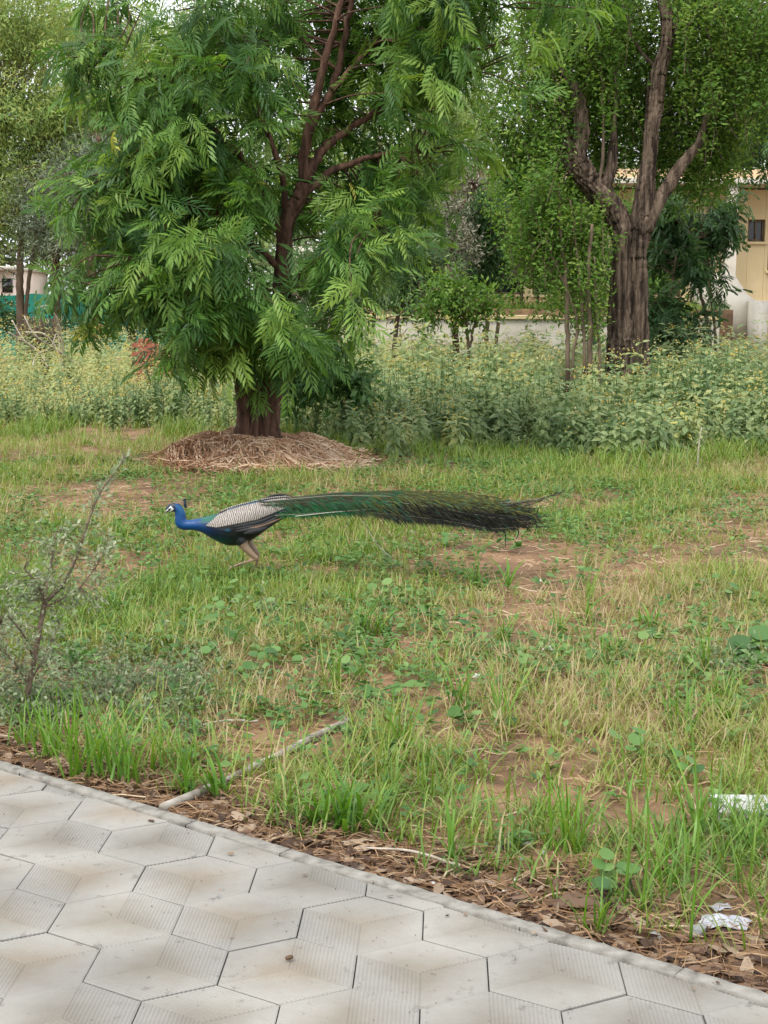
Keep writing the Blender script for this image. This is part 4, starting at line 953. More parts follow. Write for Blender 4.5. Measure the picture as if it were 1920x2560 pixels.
def field_points(n, y0, y1, r, margin=.8):
    y = y0 + (y1 - y0) * r.random(n * 2) ** .9
    x = (r.random(n * 2) * 2 - 1) * (.27 * y + margin)
    return x, y
r = np.random.default_rng(62); a = Acc()
def grow(n, y0, y1, per, Lr, wr, seg, hb=1.0):
    x, y = field_points(n, y0, y1, r)
    k = (r.random(len(x)) < density(x, y)) & (kdist(x, y) > .03)
    x, y = x[k][:n], y[k][:n]; m = len(x)
    cnt = np.maximum(1, (per * r.uniform(.4, 1.6, m)).astype(int))
    hgt = r.uniform(.5, 1.3, m) * (.6 + .9 * fbm(x * .7, y * .7, 64))
    ton = np.clip(-.13 + 1.25 * fbm(x * .7 + 7, y * .55, 65, 3) + r.normal(size=m) * .14, 0, 1)
    X = np.repeat(x, cnt); Y = np.repeat(y, cnt); Hh = np.repeat(hgt, cnt); To = np.repeat(ton, cnt); N = len(X)
    X = X + r.normal(size=N) * .022; Y = Y + r.normal(size=N) * .022
    dry = r.random(N) < .13
    L = r.uniform(*Lr, N) * Hh
    blades(a, X, Y, terr(X, Y) - .005, L, r.uniform(*wr, N), r.uniform(0, 2 * math.pi, N), r.uniform(.05, .75, N), r.uniform(.1, 1.5, N) + dry * .6,
           np.clip(np.where(dry, .8 + .2 * r.random(N), To + r.normal(size=N) * .12), 0, 1), seg)
grow(7200, 3.4, 8.5, 8, (.045, .17), (.0035, .008), 3)
grow(11000, 7.5, 14, 7, (.05, .16), (.005, .009), 2)
grow(9500, 13, 21, 6, (.08, .2), (.007, .012), 2)
go = obj('grass', a.mesh('grass', MAT['grass'])); tag(go, 'patchy green and yellowing grass over the sandy field', 'grass', kind='stuff')
# tall grass at the foot of the weed bank
def front(x):
    """distance at which the weeds begin"""
    px = 960 + x * F_PX / 17.0
    return np.interp(px, [-600, 0, 250, 480, 560, 760, 900, 1050, 1250, 1500, 1700, 1950, 2500], [20.2, 19.8, 19.4, 19.0, 18.8, 18.0, 17.4, 16.8, 15.9, 15.6, 15.9, 15.7, 15.7])
a = Acc(); m = 1500
x = r.uniform(-6.5, 6.5, m); y = front(x) + r.normal(size=m) * .8 - .5
q = fbm(x * 1.6, y * 1.2, 69, 2) > .47; x, y = x[q], y[q]; m = len(x)
q = np.hypot(x - HX, y - HY) > 1.15; x, y = x[q], y[q]; m = len(x)
X = np.repeat(x, 9) + r.normal(size=m * 9) * .03; Y = np.repeat(y, 9) + r.normal(size=m * 9) * .03; N = len(X)
blades(a, X, Y, terr(X, Y), r.uniform(.12, .36, N), r.uniform(.007, .013, N), r.uniform(0, 6.28, N), r.uniform(.0, .4, N), r.uniform(.3, 1.7, N), np.clip(.36 + r.normal(size=N) * .22, 0, 1), 3)
tg = obj('tall_grass', a.mesh('tall_grass', MAT['grass'])); tag(tg, 'taller arching grass along the foot of the weed bank', 'grass', kind='stuff')
# dry bits lying in the grass
a = Acc(); n = 15000
x, y = field_points(n // 2, 3.4, 18, r); k = kdist(x, y) > .02; x, y = x[k], y[k]; n = len(x)
strands(a, x, y, terr, r.uniform(.04, .16, n), r.uniform(.0025, .005, n), r.uniform(0, 6.28, n), r, np.clip(.45 + r.normal(size=n) * .25, 0, 1), .02)
tag(obj('dry_thatch', a.mesh('dry_thatch', MAT['straw'])), 'dry stalks and thatch lying between the grass', 'thatch', kind='stuff')
# small broad leaved herbs in the turf
a = Acc(); m = 5600
x, y = field_points(m * 2, 4.0, 15, r)
k = (r.random(len(x)) < np.clip(fbm(x * .9, y * .8, 68, 3) * 2.2 - .65, .08, 1)) & (kdist(x, y) > .35) & (np.hypot(x - HX, y - HY) > 1.1); x, y = x[k][:m], y[k][:m]; m = len(x)
for q in range(7):
    az = r.uniform(0, 6.28, m); d = np.c_[np.cos(az), np.sin(az), r.uniform(.05, .8, m)]
    pos = np.c_[x, y, terr(x, y)] + np.c_[d[:, :2] * .02, r.uniform(.01, .07, m)]
    scatter(a, OVATE, pos, d, np.tile([0, 0, 1.], (m, 1)) + r.normal(size=(m, 3)) * .3, r.uniform(.022, .06, m), np.clip(.5 + r.normal(size=m) * .25, 0, 1))
tag(obj('ground_herbs', a.mesh('ground_herbs', MAT['herb'])), 'small broad leaved herbs scattered through the grass', 'herbs', kind='stuff')

# single tufts
def tuft_mesh(seed, n, Lr, wr, bend, mat, ton=.35):
    r = np.random.default_rng(seed); a = Acc()
    x = r.normal(size=n) * .022; y = r.normal(size=n) * .022
    blades(a, x, y, np.zeros(n) - .008, r.uniform(*Lr, n), r.uniform(*wr, n), r.uniform(0, 6.28, n), r.uniform(.02, .45, n), r.uniform(*bend, n), np.clip(ton + r.normal(size=n) * .18, 0, 1), 6)
    return a.mesh('grass_tuft', mat)
TU = [tuft_mesh(200 + k, 24, (.14, .34), (.005, .009), (.2, 1.3), MAT['tuft']) for k in range(4)]
TB = [tuft_mesh(210 + k, 18, (.10, .22), (.009, .016), (.3, 1.6), MAT['tuft'], .25) for k in range(3)]
TS = [tuft_mesh(220 + k, 15, (.08, .22), (.003, .006), (.2, 1.4), MAT['grass'], .45) for k in range(4)]
SPOTS = [((1290, 2092), 'beside the grey gravel patch'), ((1855, 2005), 'round the pale grey slab'), ((1815, 2300), 'by the crumpled grey rag'), ((1445, 2262), 'behind the large curled dry leaf'), ((1130, 2160), 'near the drooping wide bladed sprout'),
         ((1468, 1560), 'near the tall V shaped sprout'), ((1375, 1620), 'near the torn white paper scrap'), ((860, 1745), 'near the runner at the end of the pole'), ((1850, 1650), 'near the creeper with large pale leaves'), ((450, 1340), 'below the head of the peacock'), ((1270, 1480), 'near the arching blue green sprout'), ((1195, 1690), 'by the white scrap in the turf'), ((690, 1480), 'among the round leaved creepers'), ((1300, 1950), 'beside the bare sandy patch')]
def place(me, name, px, py, s, label, cat, group):
    if group == 'loose tufts in the sandy turf':
        w = min(SPOTS, key=lambda q: (q[0][0] - px) ** 2 + 2.2 * (q[0][1] - py) ** 2)[1]
        label = 'loose green grass tuft ' + w; group = 'loose tufts ' + w
    p = G(px, py, -.04); o = obj(name, me, None, (p[0], p[1], float(terr(p[0], p[1]))))
    o.rotation_euler = (0, 0, random.uniform(0, 6.28)); o.scale = (s, s, s * random.uniform(.85, 1.15)); tag(o, label, cat, group)
for k, (px, py, s) in enumerate([(120, 1905, 1.0), (200, 1950, 1.2), (250, 1935, 1.2), (290, 1955, 1.1), (335, 1960, 1.0), (160, 1885, 1.1), (60, 1870, .9), (390, 1930, .9), (460, 1945, .8)]):
    place(TU[k % 4], 'grass_tuft', px, py, s, 'tall lush green grass tuft crowding the pavement edge below the grey shrub', 'grass tuft', 'lush tufts by the grey shrub')
for k, (px, py, s) in enumerate([(830, 2065, 1.1), (880, 2070, 1.2), (920, 2060, .9), (790, 2060, .8), (470, 1985, .9), (540, 1985, .9)]):
    place(TB[k % 3], 'broad_grass_tuft', px, py, s, 'broad bladed dark green grass tuft near the pale pole', 'grass tuft', 'broad bladed tufts by the pole')
for k, (px, py, s) in enumerate([(1030, 2110, 1.1), (1130, 2120, 1.2), (1200, 2120, 1.0), (1350, 2090, .9), (1420, 2120, 1.0), (1490, 2330, .8), (1620, 2340, .9), (1700, 2340, .9), (1800, 2380, 1.1), (1900, 2320, 1.4), (1680, 2210, 1.0),
                                  (1750, 2080, 1.1), (1600, 2080, 1.0), (1560, 2160, .9), (1100, 1980, 1.0), (1230, 2010, 1.0), (1000, 1880, .9), (1150, 1770, 1.0), (1060, 1700, 1.0), (1300, 1750, 1.1), (1420, 1800, 1.0), (1550, 1790, 1.1), (1700, 1830, 1.1),
                                  (1820, 1760, 1.0), (1630, 1690, 1.0), (980, 1780, .9), (640, 1760, .8), (610, 1800, .9), (900, 1590, .9), (1250, 1620, .9), (1400, 1660, 1.0), (1560, 1560, .9), (1750, 1610, 1.0), (700, 1500, .8), (300, 1350, .9), (420, 1330, 1.0), (1480, 1420, 1.2), (1440, 1415, 1.1), (1510, 1410, 1.0), (1700, 1430, .9), (1190, 1470, .9), (150, 1330, 1.0), (1290, 1490, .8)]):
    place((TS + TU[:2])[k % 6], 'grass_tuft', px, py, s, 'loose green grass tuft standing out of the sandy turf', 'grass tuft', 'loose tufts in the sandy turf')

rt = np.random.default_rng(66)
k = 0
while k < 36:
    px, py = rt.uniform(-60, 1980), rt.uniform(1440, 2200)
    g_ = G(px, py, -.04)
    if kdist(g_[0], g_[1]) < .45 or (px > 1720 and 1900 < py < 2120) or (1180 < px < 1400 and py > 2040) or (px < 950 and py > 1780 and px > 380) or float(fbm(g_[0] * 1.3 + 3, g_[1], 61, 4)) < .40: continue
    place((TS + TU + TB[:1])[rt.integers(9)], 'grass_tuft', px, py, rt.uniform(.6, 1.05), '', 'grass tuft', 'loose tufts in the sandy turf'); k += 1
r = np.random.default_rng(67); a = Acc(); N = 5000
X = r.uniform(a_yard[0], a_yard[1], N); Y = r.uniform(33.5, 38.5, N)
blades(a, X, Y, np.full(N, a_yard[2] - .01), r.uniform(.1, .32, N), r.uniform(.012, .024, N), r.uniform(0, 6.28, N), r.uniform(0, .5, N), r.uniform(.2, 1.2, N), np.clip(.35 + r.normal(size=N) * .2, 0, 1), 2)
tag(obj('yard_grass', a.mesh('yard_grass', MAT['grass'])), 'green grass on the raised yard above the low white wall', 'grass', kind='stuff')

# ------------------------------------------------------------------ weed bank
def weed_plant(r, hgt, leaf, npair, flower=.5):
    """arrays of one upright weed standing at the origin"""
    nb = r.integers(1, 4); P_, D_, Z_, S_, R_ = [], [], [], [], []; stems = []; tops = []
    ton = r.uniform(.25, .75)
    for b in range(nb):
        az = r.uniform(0, 6.28); ln = r.uniform(.02, .22)
        t = np.linspace(0, 1, 5); bx = np.cos(az) * ln * hgt * t ** 1.4; by = np.sin(az) * ln * hgt * t ** 1.4; h = hgt * r.uniform(.8, 1.05)
        st = np.c_[bx, by, h * t]; stems.append(st)
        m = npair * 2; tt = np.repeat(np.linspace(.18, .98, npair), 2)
        pos = np.c_[np.interp(tt, t, st[:, 0]), np.interp(tt, t, st[:, 1]), h * tt]
        a0 = np.repeat(np.arange(npair) * 1.57 + r.uniform(0, 3), 2) + np.tile([0, math.pi], npair) + r.normal(size=m) * .35
        el = r.uniform(-.85, .05, m) + .6 * (tt > .85)
        D_.append(np.c_[np.cos(a0), np.sin(a0), el]); P_.append(pos); Z_.append(np.c_[r.normal(size=m) * .3, r.normal(size=m) * .3 - .25, np.ones(m)])
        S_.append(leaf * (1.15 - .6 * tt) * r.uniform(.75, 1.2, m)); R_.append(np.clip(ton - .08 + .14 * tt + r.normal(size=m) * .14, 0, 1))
        if r.random() < flower: tops.append(st[-1])
    return stems, np.concatenate(P_), np.concatenate(D_), np.concatenate(Z_), np.concatenate(S_), np.concatenate(R_), tops
BUD = tmpl([(-.5, 0, 0), (.25, -.43, 0), (.25, .43, 0), (0, 0, .55)], T=[(0, 1, 3), (1, 2, 3), (2, 0, 3), (0, 2, 1)])
r = np.random.default_rng(81)
wa, wf, ws = Acc(), Acc(), Acc()
LP, LD, LZ, LS, LR, TP = [], [], [], [], [], []
LP2, LD2, LZ2, LS2, LR2 = [], [], [], [], []
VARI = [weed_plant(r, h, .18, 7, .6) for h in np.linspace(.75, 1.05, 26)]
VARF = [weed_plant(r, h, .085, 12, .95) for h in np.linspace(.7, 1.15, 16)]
trunks_xy = [(P(1575, 900, 22.0)[0], 22.0, .55), (HX, HY, 1.25)]
def add_weed(x, y, v, hs, flw, fine=False):
    st, p, d, z, s, rr_, tp = v
    if fine: rr_ = np.clip(rr_ + .26, 0, 1)
    an = r.uniform(0, 6.28); c, sn = math.cos(an), math.sin(an)
    rot = np.array([[c, -sn, 0], [sn, c, 0], [0, 0, 1]])
    b = np.array([x, y, float(terr(x, y))])
    far = y > 21
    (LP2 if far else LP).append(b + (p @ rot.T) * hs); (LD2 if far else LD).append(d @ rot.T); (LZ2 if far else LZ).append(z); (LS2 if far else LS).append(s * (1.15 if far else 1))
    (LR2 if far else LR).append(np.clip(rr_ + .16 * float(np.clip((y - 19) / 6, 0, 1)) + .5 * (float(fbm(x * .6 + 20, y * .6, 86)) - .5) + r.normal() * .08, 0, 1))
    for t_ in st:
        if not far: tube(ws, (b + (t_ @ rot.T) * hs)[[0, 2, 4]], [.006, .003], 3, cap=False)
    for t_ in tp:
        if r.random() < flw: TP.append(b + (t_ @ rot.T) * hs + [0, 0, .015])
n = 0
while n < 3500:
    y = 15.2 + 17.3 * r.random() ** 1.25; x = (r.random() * 2 - 1) * (.27 * y + 1.6)
    fr_ = float(front(x)) + 2.6 * (float(fbm(x * .8, 3.3, 84)) - .5)
    if y < fr_ - .9 * r.random() ** 3 + .12 * r.normal(): continue
    if any(math.hypot(x - q[0], y - q[1]) < q[2] for q in trunks_xy): continue
    fine = r.random() < float(np.clip(.22 - .22 * x + 1.1 * (float(fbm(x * .5, y * .5, 87)) - .5), .06, .8))
    v = VARF[r.integers(len(VARF))] if fine else VARI[r.integers(len(VARI))]
    hs = (.42 + 1.2 * float(fbm(x * 1.0, y * .9, 83, 3))) * r.uniform(.8, 1.2) * float(np.clip(.50 + .10 * (y - fr_), .30, 1.02))
    add_weed(x, y, v, hs, .4 + .55 * (y > 19), fine); n += 1
cat = np.concatenate
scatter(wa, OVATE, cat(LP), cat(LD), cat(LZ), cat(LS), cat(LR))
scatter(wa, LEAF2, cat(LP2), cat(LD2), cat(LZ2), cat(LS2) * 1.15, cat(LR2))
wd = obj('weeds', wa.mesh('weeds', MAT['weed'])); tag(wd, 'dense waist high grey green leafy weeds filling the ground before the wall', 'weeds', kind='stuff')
tag(obj('weed_stems', ws.mesh('weed_stems', MAT['herb'])), 'thin green stems of the weed bank', 'weeds', kind='stuff')
TP = np.array(TP); rep = 4
tp = np.repeat(TP, rep, axis=0) + r.normal(size=(len(TP) * rep, 3)) * np.array([.04, .04, .025])
scatter(wf, BUD, tp, np.tile([0, 1., 0], (len(tp), 1)), np.tile([0, 0, 1.], (len(tp), 1)), r.uniform(.018, .042, len(tp)), r.random(len(tp)))
tag(obj('weed_flowers', wf.mesh('weed_flowers', MAT['weed_top'])), 'small yellow and cream flower heads over the weed bank', 'flowers', kind='stuff')
# front row, plant by plant
def weed_obj(seed):
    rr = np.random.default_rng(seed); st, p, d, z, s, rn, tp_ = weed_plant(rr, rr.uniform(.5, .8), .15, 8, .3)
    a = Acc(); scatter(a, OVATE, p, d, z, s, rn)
    b = Acc(); [tube(b, t_, [.006, .003], 4) for t_ in st]
    return a.mesh('leaves', MAT['weed']), b.mesh('stem', MAT['herb'])
WO = [weed_obj(300 + k) for k in range(7)]
for k in range(60):
    x = -5.2 + 10.4 * (k + .5) / 60 + r.normal() * .05; y = float(front(x)) + 2.6 * (float(fbm(x * .8, 3.3, 84)) - .5) + r.uniform(-.9, .2)
    if math.hypot(x - HX, y - HY) < 1.3: continue
    root = empty('weed_plant', (x, y, float(terr(x, y)))); root.rotation_euler = (0, 0, r.uniform(0, 6.28)); s = r.uniform(.4, .8); root.scale = (s, s, s)
    w = 'beside the straw heap' if abs(x - HX) < 2.0 else ('below the old furrowed trunk' if 1.2 < x < 2.6 else ('near the yellow leaved weed' if x >= 2.6 else ('between heap and old tree' if x > 0 else 'below the teal net')))
    tag(root, 'low grey green leafy weed at the weed bank edge ' + w, 'weed', 'weed bank edge ' + w)
    obj('foliage', WO[k % 7][0], root); obj('stem', WO[k % 7][1], root)

# plant with yellow leaves, pale stalk
def leafy(name, label, cat_, px, py, leaves, mat, hgt, lean=(0, 0), group=None, z=None, tm=OVATE):
    p = G(px, py, -.04); p[2] = float(terr(p[0], p[1])) if z is None else z
    root = empty(name, tuple(p)); tag(root, label, cat_, group)
    a = Acc(); top = np.array([lean[0], lean[1], hgt]); tube(a, catmull([(0, 0, -.02), top * .5 + (.01, 0, 0), top], 4), [.006, .003], 5); obj('stem', a.mesh('stem', MAT['herb']), root)
    for (t, az, el, L) in leaves:
        b = Acc(); scatter(b, tm, [top * t], [(math.cos(az), math.sin(az), el)], [(0, -.3, 1)], L, [random.random()]); obj('leaf', b.mesh('leaf', mat), root)
    return root
leafy('yellowing_weed', 'weed with big pale yellow leaves at the edge of the weed bank', 'weed', 1705, 1135, [(.9, .3, .3, .16), (.8, 2.9, .2, .18), (.6, -1.2, -.1, .17), (.7, -.4, -.2, .15), (.55, 3.6, -.2, .16), (1, 1.6, .8, .12)], MAT['yellow_leaf'], .40)
a = Acc(); b = G(1742, 1185, -.04); b[2] = float(terr(b[0], b[1])); tube(a, catmull([b, b + (.01, 0, .25), b + (.03, 0, .45)], 4), [.009, .005], 6)
tag(obj('dry_stalk', a.mesh('dry_stalk', MAT['dead_wood'])), 'bare pale dry stalk standing beside the yellow leaved weed', 'stalk')
# tall two-bladed sprout and wide tuft
def ribbon_leaf(acc, base, az, L, w, lean, bend, rn): blades(acc, np.array([base[0]]), np.array([base[1]]), np.array([base[2]]), np.array([L]), np.array([w]), np.array([az]), np.array([lean]), np.array([bend]), np.array([rn]), 8)
def sprout(px, py, specs, label, name='grass_sprout'):
    p = G(px, py, -.04); p[2] = float(terr(p[0], p[1])); root = empty(name, tuple(p)); tag(root, label, 'sprout')
    for (az, L, w, ln, bd, z, rn) in specs:
        a = Acc(); ribbon_leaf(a, (0, 0, z), az, L, w, ln, bd, rn); obj('blade', a.mesh('blade', MAT['tuft']), root)
    a = Acc(); tube(a, [(0, 0, -.02), (0, 0, .08), (.005, 0, .16)], [.006, .004], 5); obj('stem', a.mesh('stem', MAT['tuft']), root)
sprout(1468, 1560, [(3.0, .34, .028, .28, .15, .12, .45), (.1, .32, .026, .32, .12, .12, .6), (.4, .2, .02, .7, .6, .06, .3), (3.4, .2, .02, .6, .9, .05, .3)], 'tall sprout with two wide blades forming a V above the bare patch')
sprout(1270, 1480, [(2.4, .22, .026, .3, .9, .03, .2), (.6, .2, .024, .3, .8, .03, .3), (1.6, .18, .02, .1, .6, .03, .3), (-.6, .18, .022, .5, .9, .03, .2), (3.6, .2, .022, .5, .9, .02, .3)], 'sprout of wide arching blue green blades below the peacock train')
sprout(1130, 2160, [(1.9, .17, .022, .1, .5, .02, .25), (-.5, .14, .02, .5, 1.3, .02, .2), (3.0, .12, .016, .4, .8, .02, .4)], 'single sprout with drooping wide blade among fallen leaves by the cement edge')
# tall thin grass stalks near the edge
for px, py, L in ((1725, 2370, .62), (1605, 2290, .5), (1560, 2270, .46)):
    a = Acc(); p = G(px, py, -.04); p[2] = float(terr(p[0], p[1]))
    tube(a, catmull([p, p + (.01, 0, L * .5), p + (-.02, .01, L)], 5), [.0042, .0015], 5)
    blades(a, np.full(3, p[0]), np.full(3, p[1]), p[2] + np.array([.05, .15, .25]), np.array([.2, .18, .15]), np.full(3, .007), np.array([.4, 2.8, 1.2]), np.full(3, .3), np.full(3, 1.0), np.full(3, .4), 5)
    tag(obj('grass_stalk', a.mesh('grass_stalk', MAT['tuft'])), 'tall thin upright grass stalk rising from the leaf litter by the cement edge', 'grass stalk', 'tall stalks by the cement edge')

# ------------------------------------------------------------------ creepers and low herbs in front
ROUND = tmpl([(0, 0, 0)] + [(.5 * math.sin(t) * (1 + .12 * math.cos(2 * t)), .5 - .5 * math.cos(t), .06 * abs(math.sin(t)) ) for t in np.linspace(.35, 2 * math.pi - .35, 10)], T=[(0, k + 1, k) for k in range(1, 10)])
def creeper(px, py, n, spread, label, seed, size=(.035, .06)):
    rr = np.random.default_rng(seed); p = G(px, py, -.04); p[2] = float(terr(p[0], p[1])); root = empty('creeper', tuple(p)); tag(root, label, 'creeper', 'round leaved creepers in the turf')
    a = Acc(); b = Acc()
    for k in range(max(2, n // 7)):
        az = rr.uniform(0, 6.28); L = spread * rr.uniform(.5, 1.2); tt = np.linspace(0, 1, 6)
        vx = np.cos(az) * L * tt + rr.normal(size=6) * .02; vy = np.sin(az) * L * tt + rr.normal(size=6) * .02; vz = .02 + .05 * rr.random(6); vz[0] = 0
        vine = np.c_[vx, vy, vz]; tube(b, vine, [.003, .0018], 4)
        m = 7; q = rr.integers(1, 6, m); pos = vine[q] + rr.normal(size=(m, 3)) * .02; pos[:, 2] = np.abs(pos[:, 2]) + .015
        d = np.c_[rr.normal(size=(m, 2)), rr.uniform(-.2, .4, m)]
        scatter(a, ROUND, pos, d, np.tile([0, -.35, 1.], (m, 1)) + rr.normal(size=(m, 3)) * .3, rr.uniform(*size, m), rr.random(m))
    obj('vine', b.mesh('vine', MAT['herb']), root); obj('foliage', a.mesh('foliage', MAT['herb']), root)
for k, (px, py, n, s) in enumerate([(560, 1600, 40, .35), (500, 1660, 30, .3), (650, 1560, 30, .35), (620, 1690, 26, .28), (740, 1610, 22, .3), (560, 1500, 26, .4), (900, 1500, 20, .35), (480, 1580, 20, .3), (690, 1450, 22, .4), (860, 1420, 20, .35), (1240, 1380, 16, .3)]):
    creeper(px, py, n, s, 'low creeper with small round leaves spreading over the turf', 400 + k)
for k, (px, py, n, s) in enumerate([(1100, 1560, 24, .3), (1350, 1700, 24, .28), (1600, 1620, 20, .3), (1750, 1500, 20, .35), (1450, 1470, 18, .35), (820, 1700, 22, .25), (1250, 1830, 16, .2), (1680, 1920, 18, .2), (1560, 2250, 10, .12)]):
    creeper(px, py, n, s, 'leafy creeper with small round leaves among the tall tufts', 450 + k)
creeper(1850, 1650, 14, .12, 'creeper with three large pale round leaves at the field edge', 430, (.09, .14))
leafy('trailing_vine', 'long lobed leaf runner lying over the far end of the pale pole', 'vine', 860, 1745, [(.2, 3.0, .1, .11), (.4, .2, .1, .11), (.6, 2.8, .1, .12), (.8, .4, .1, .11), (1, .0, .1, .12), (.5, -1.2, .1, .1)], MAT['herb'], .05, (.22, .02))

# grey green shrub at the left
def shrub():
    rr = np.random.default_rng(91); Y = 5.35; b = G(62, 1765, -.04); b[2] = float(terr(b[0], b[1])) - .02
    root = empty('grey_shrub', tuple(b)); tag(root, 'straggly grey green shrub with bare brown stem and one long slanting branch', 'shrub'); og = tuple(b)
    def L(pts, r0, r1, n=6, dy=0):
        pp = [P(x, y, Y + dy * k / (len(pts) - 1)) for k, (x, y) in enumerate(pts)]; return catmull(pp, n), (r0, r1)
    main = [L([(62, 1770), (85, 1650), (102, 1560), (110, 1510)], .012, .009), L([(110, 1510), (160, 1455), (195, 1380), (225, 1290), (255, 1225), (320, 1135)], .009, .002, 8, .1),
            L([(108, 1520), (150, 1500), (200, 1470)], .006, .002), L([(110, 1510), (100, 1470), (60, 1420)], .006, .002, 6, -.1), L([(85, 1650), (60, 1590), (20, 1540)], .005, .002, 6, -.2),
            L([(110, 1510), (125, 1420), (140, 1330)], .006, .002, 6, .15), L([(200, 1470), (250, 1400), (275, 1340)], .003, .0015), L([(75, 1720), (30, 1650), (-30, 1600)], .005, .002, 6, -.1), L([(78, 1700), (120, 1620), (150, 1560)], .004, .002, 6, .2), L([(-20, 1760), (-10, 1660), (0, 1560)], .006, .002, 6, .1)]
    a = Acc(); tube(a, main[0][0], main[0][1], 9, rough=.1); obj('stem', a.mesh('stem', MAT['twig'], True, origin=og), root)
    lv = Acc(); tw = Acc()
    for c, (r0, r1) in main[1:]:
        a = Acc(); tube(a, c, [r0, r1], 7); obj('branch', a.mesh('branch', MAT['twig'], True, origin=og), root)
        m = int(36 * np.linalg.norm(np.diff(c, axis=0), axis=1).sum() / .1)
        t = rr.random(m) ** .8 * (len(c) - 1); i0 = t.astype(int).clip(0, len(c) - 2); pos = c[i0] + (c[i0 + 1] - c[i0]) * (t - i0)[:, None]
        sp_ = .03 * (1.15 - t / len(c)); off = rr.normal(size=(m, 3)) * sp_[:, None]
        ax = nrmz(c[-1] - c[0])
        for q in range(0, m, 6): tube(tw, [pos[q], pos[q] + off[q] * 1.4 + ax * .02], [.0015, .0008], 3)
        scatter(lv, LEAF4, pos + off, off / .03 + ax * .8 + rr.normal(size=(m, 3)) * .4, rr.normal(size=(m, 3)) + [0, -.5, 1], rr.uniform(.013, .028, m), np.clip(.6 + rr.normal(size=m) * .25, 0, 1))
    # fine sprays round it
    cen = []
    for (px, py, sx, sy, m) in ((120, 1480, 120, 60, 42), (40, 1480, 70, 60, 28), (60, 1600, 100, 70, 44), (250, 1380, 50, 60, 16), (150, 1340, 50, 60, 16), (20, 1700, 60, 50, 40)):
        for _ in range(m): cen.append(P(px + rr.normal() * sx * .6, py + rr.normal() * sy * .6, Y + rr.normal() * .1))
    cen = np.array(cen); nodes = np.vstack([c for c, _ in main])
    for c in cen:
        n_ = nodes[np.argmin(np.linalg.norm(nodes - c, axis=1))]; m = 9
        tube(tw, catmull([n_, (n_ + c) / 2 + rr.normal(size=3) * .01, c], 3), [.0018, .0008], 3)
        t = rr.random(m)[:, None]; pos = n_ + (c - n_) * (.4 + .65 * t) + rr.normal(size=(m, 3)) * .008
        scatter(lv, LEAF4, pos, nrmz(c - n_) + rr.normal(size=(m, 3)) * .8, rr.normal(size=(m, 3)) + [0, -.4, 1], rr.uniform(.012, .026, m), np.clip(.45 + rr.normal(size=m) * .25, 0, 1))
    obj('crown', lv.mesh('crown', MAT['shrub_leaf'], origin=og), root); obj('twig_mass', tw.mesh('twig_mass', MAT['twig'], origin=og), root)['kind'] = 'stuff'
shrub()
# low dusty mat of the same grey plant
a = Acc(); rr = np.random.default_rng(93)
for (px, py, sx, n) in ((60, 1800, 70, 60), (180, 1740, 80, 60), (330, 1760, 90, 70), (420, 1720, 70, 50), (250, 1680, 90, 50), (460, 1800, 60, 30), (1840, 1690, 50, 36), (700, 1540, 60, 20)):
    p = G(px, py, -.04); k = p[1] / F_PX
    for _ in range(n):
        x = p[0] + rr.normal() * sx * k * 1.1; y = p[1] + rr.normal() * .16
        if kdist(x, y) < .12: continue
        z = float(terr(x, y)); m = 12; tip = np.array([x + rr.normal() * .06, y + rr.normal() * .06, z + rr.uniform(.04, .14)]); b0 = np.array([x, y, z])
        t = rr.random(m)[:, None]
        tube(a, [b0, (b0 + tip) / 2, tip], [.0014, .0008], 3, r=.1)
        scatter(a, LEAF4, b0 + (tip - b0) * (.25 + .8 * t) + rr.normal(size=(m, 3)) * .012, rr.normal(size=(m, 3)) + [0, 0, .3], rr.normal(size=(m, 3)) * .6 + [0, 0, 1], rr.uniform(.012, .028, m), np.clip(.35 + rr.normal(size=m) * .2, 0, 1))
tag(obj('herb_mat', a.mesh('herb_mat', MAT['shrub_leaf'])), 'dusty grey green ground cover at the foot of the grey shrub', 'ground cover', kind='stuff')

# ------------------------------------------------------------------ fallen leaves, pole, slab, stones, scraps
def dry_leaf_mesh(seed):
    rr = np.random.default_rng(seed); V = []; Q = []
    n, m = 5, 3; curl = rr.uniform(-2.2, 2.2); tw = rr.uniform(-.8, .8)
    for i in range(n):
        t = i / (n - 1); wd_ = .5 * math.sin(math.pi * (.08 + .86 * t)) * rr.uniform(.38, .5) + .02
        for j in range(m):
            s = (j - 1) * wd_; V.append((s * math.cos(tw * t), t - .5, .25 * curl * s * s * 3 + .10 * curl * (t - .5) ** 2 + s * math.sin(tw * t) + rr.normal() * .02))
    for i in range(n - 1):
        for j in range(m - 1): Q.append((i * m + j, i * m + j + 1, (i + 1) * m + j + 1, (i + 1) * m + j))
    V = np.array(V); V[:, 2] -= V[:, 2].min()
    return mesh('fallen_leaf', V, Q=Q, rnd=np.full(len(V), rr.random()), smooth=True, mat=MAT['litter']), V, np.array(Q)
DL = [dry_leaf_mesh(500 + k) for k in range(16)]
rr = np.random.default_rng(95)
cnt = 0
while cnt < 290:
    t = rr.uniform(-.5, 3.1); d = .01 + abs(rr.normal()) * .20
    p = KA + KD * t + KN * d
    if d > .75: continue
    k = rr.integers(16); s = rr.uniform(.03, .075)
    o = obj('fallen_leaf', DL[k][0], None, (p[0], p[1], float(terr(p[0], p[1])) + .004 + (0.012 * rr.random() if d < .2 else 0)))
    o.rotation_euler = (rr.normal() * .25, rr.normal() * .25, rr.uniform(0, 6.28)); o.scale = (s, s, s)
    tag(o, 'curled brown fallen leaf on the soil along the cement edge', 'fallen leaf', 'fallen leaves along the cement edge'); cnt += 1
a = Acc(); m = 4200
t = rr.uniform(-1.2, 4.0, m); d = np.abs(rr.normal(size=m)) * .33 + .008
p = KA + KD * t[:, None] + KN * d[:, None]
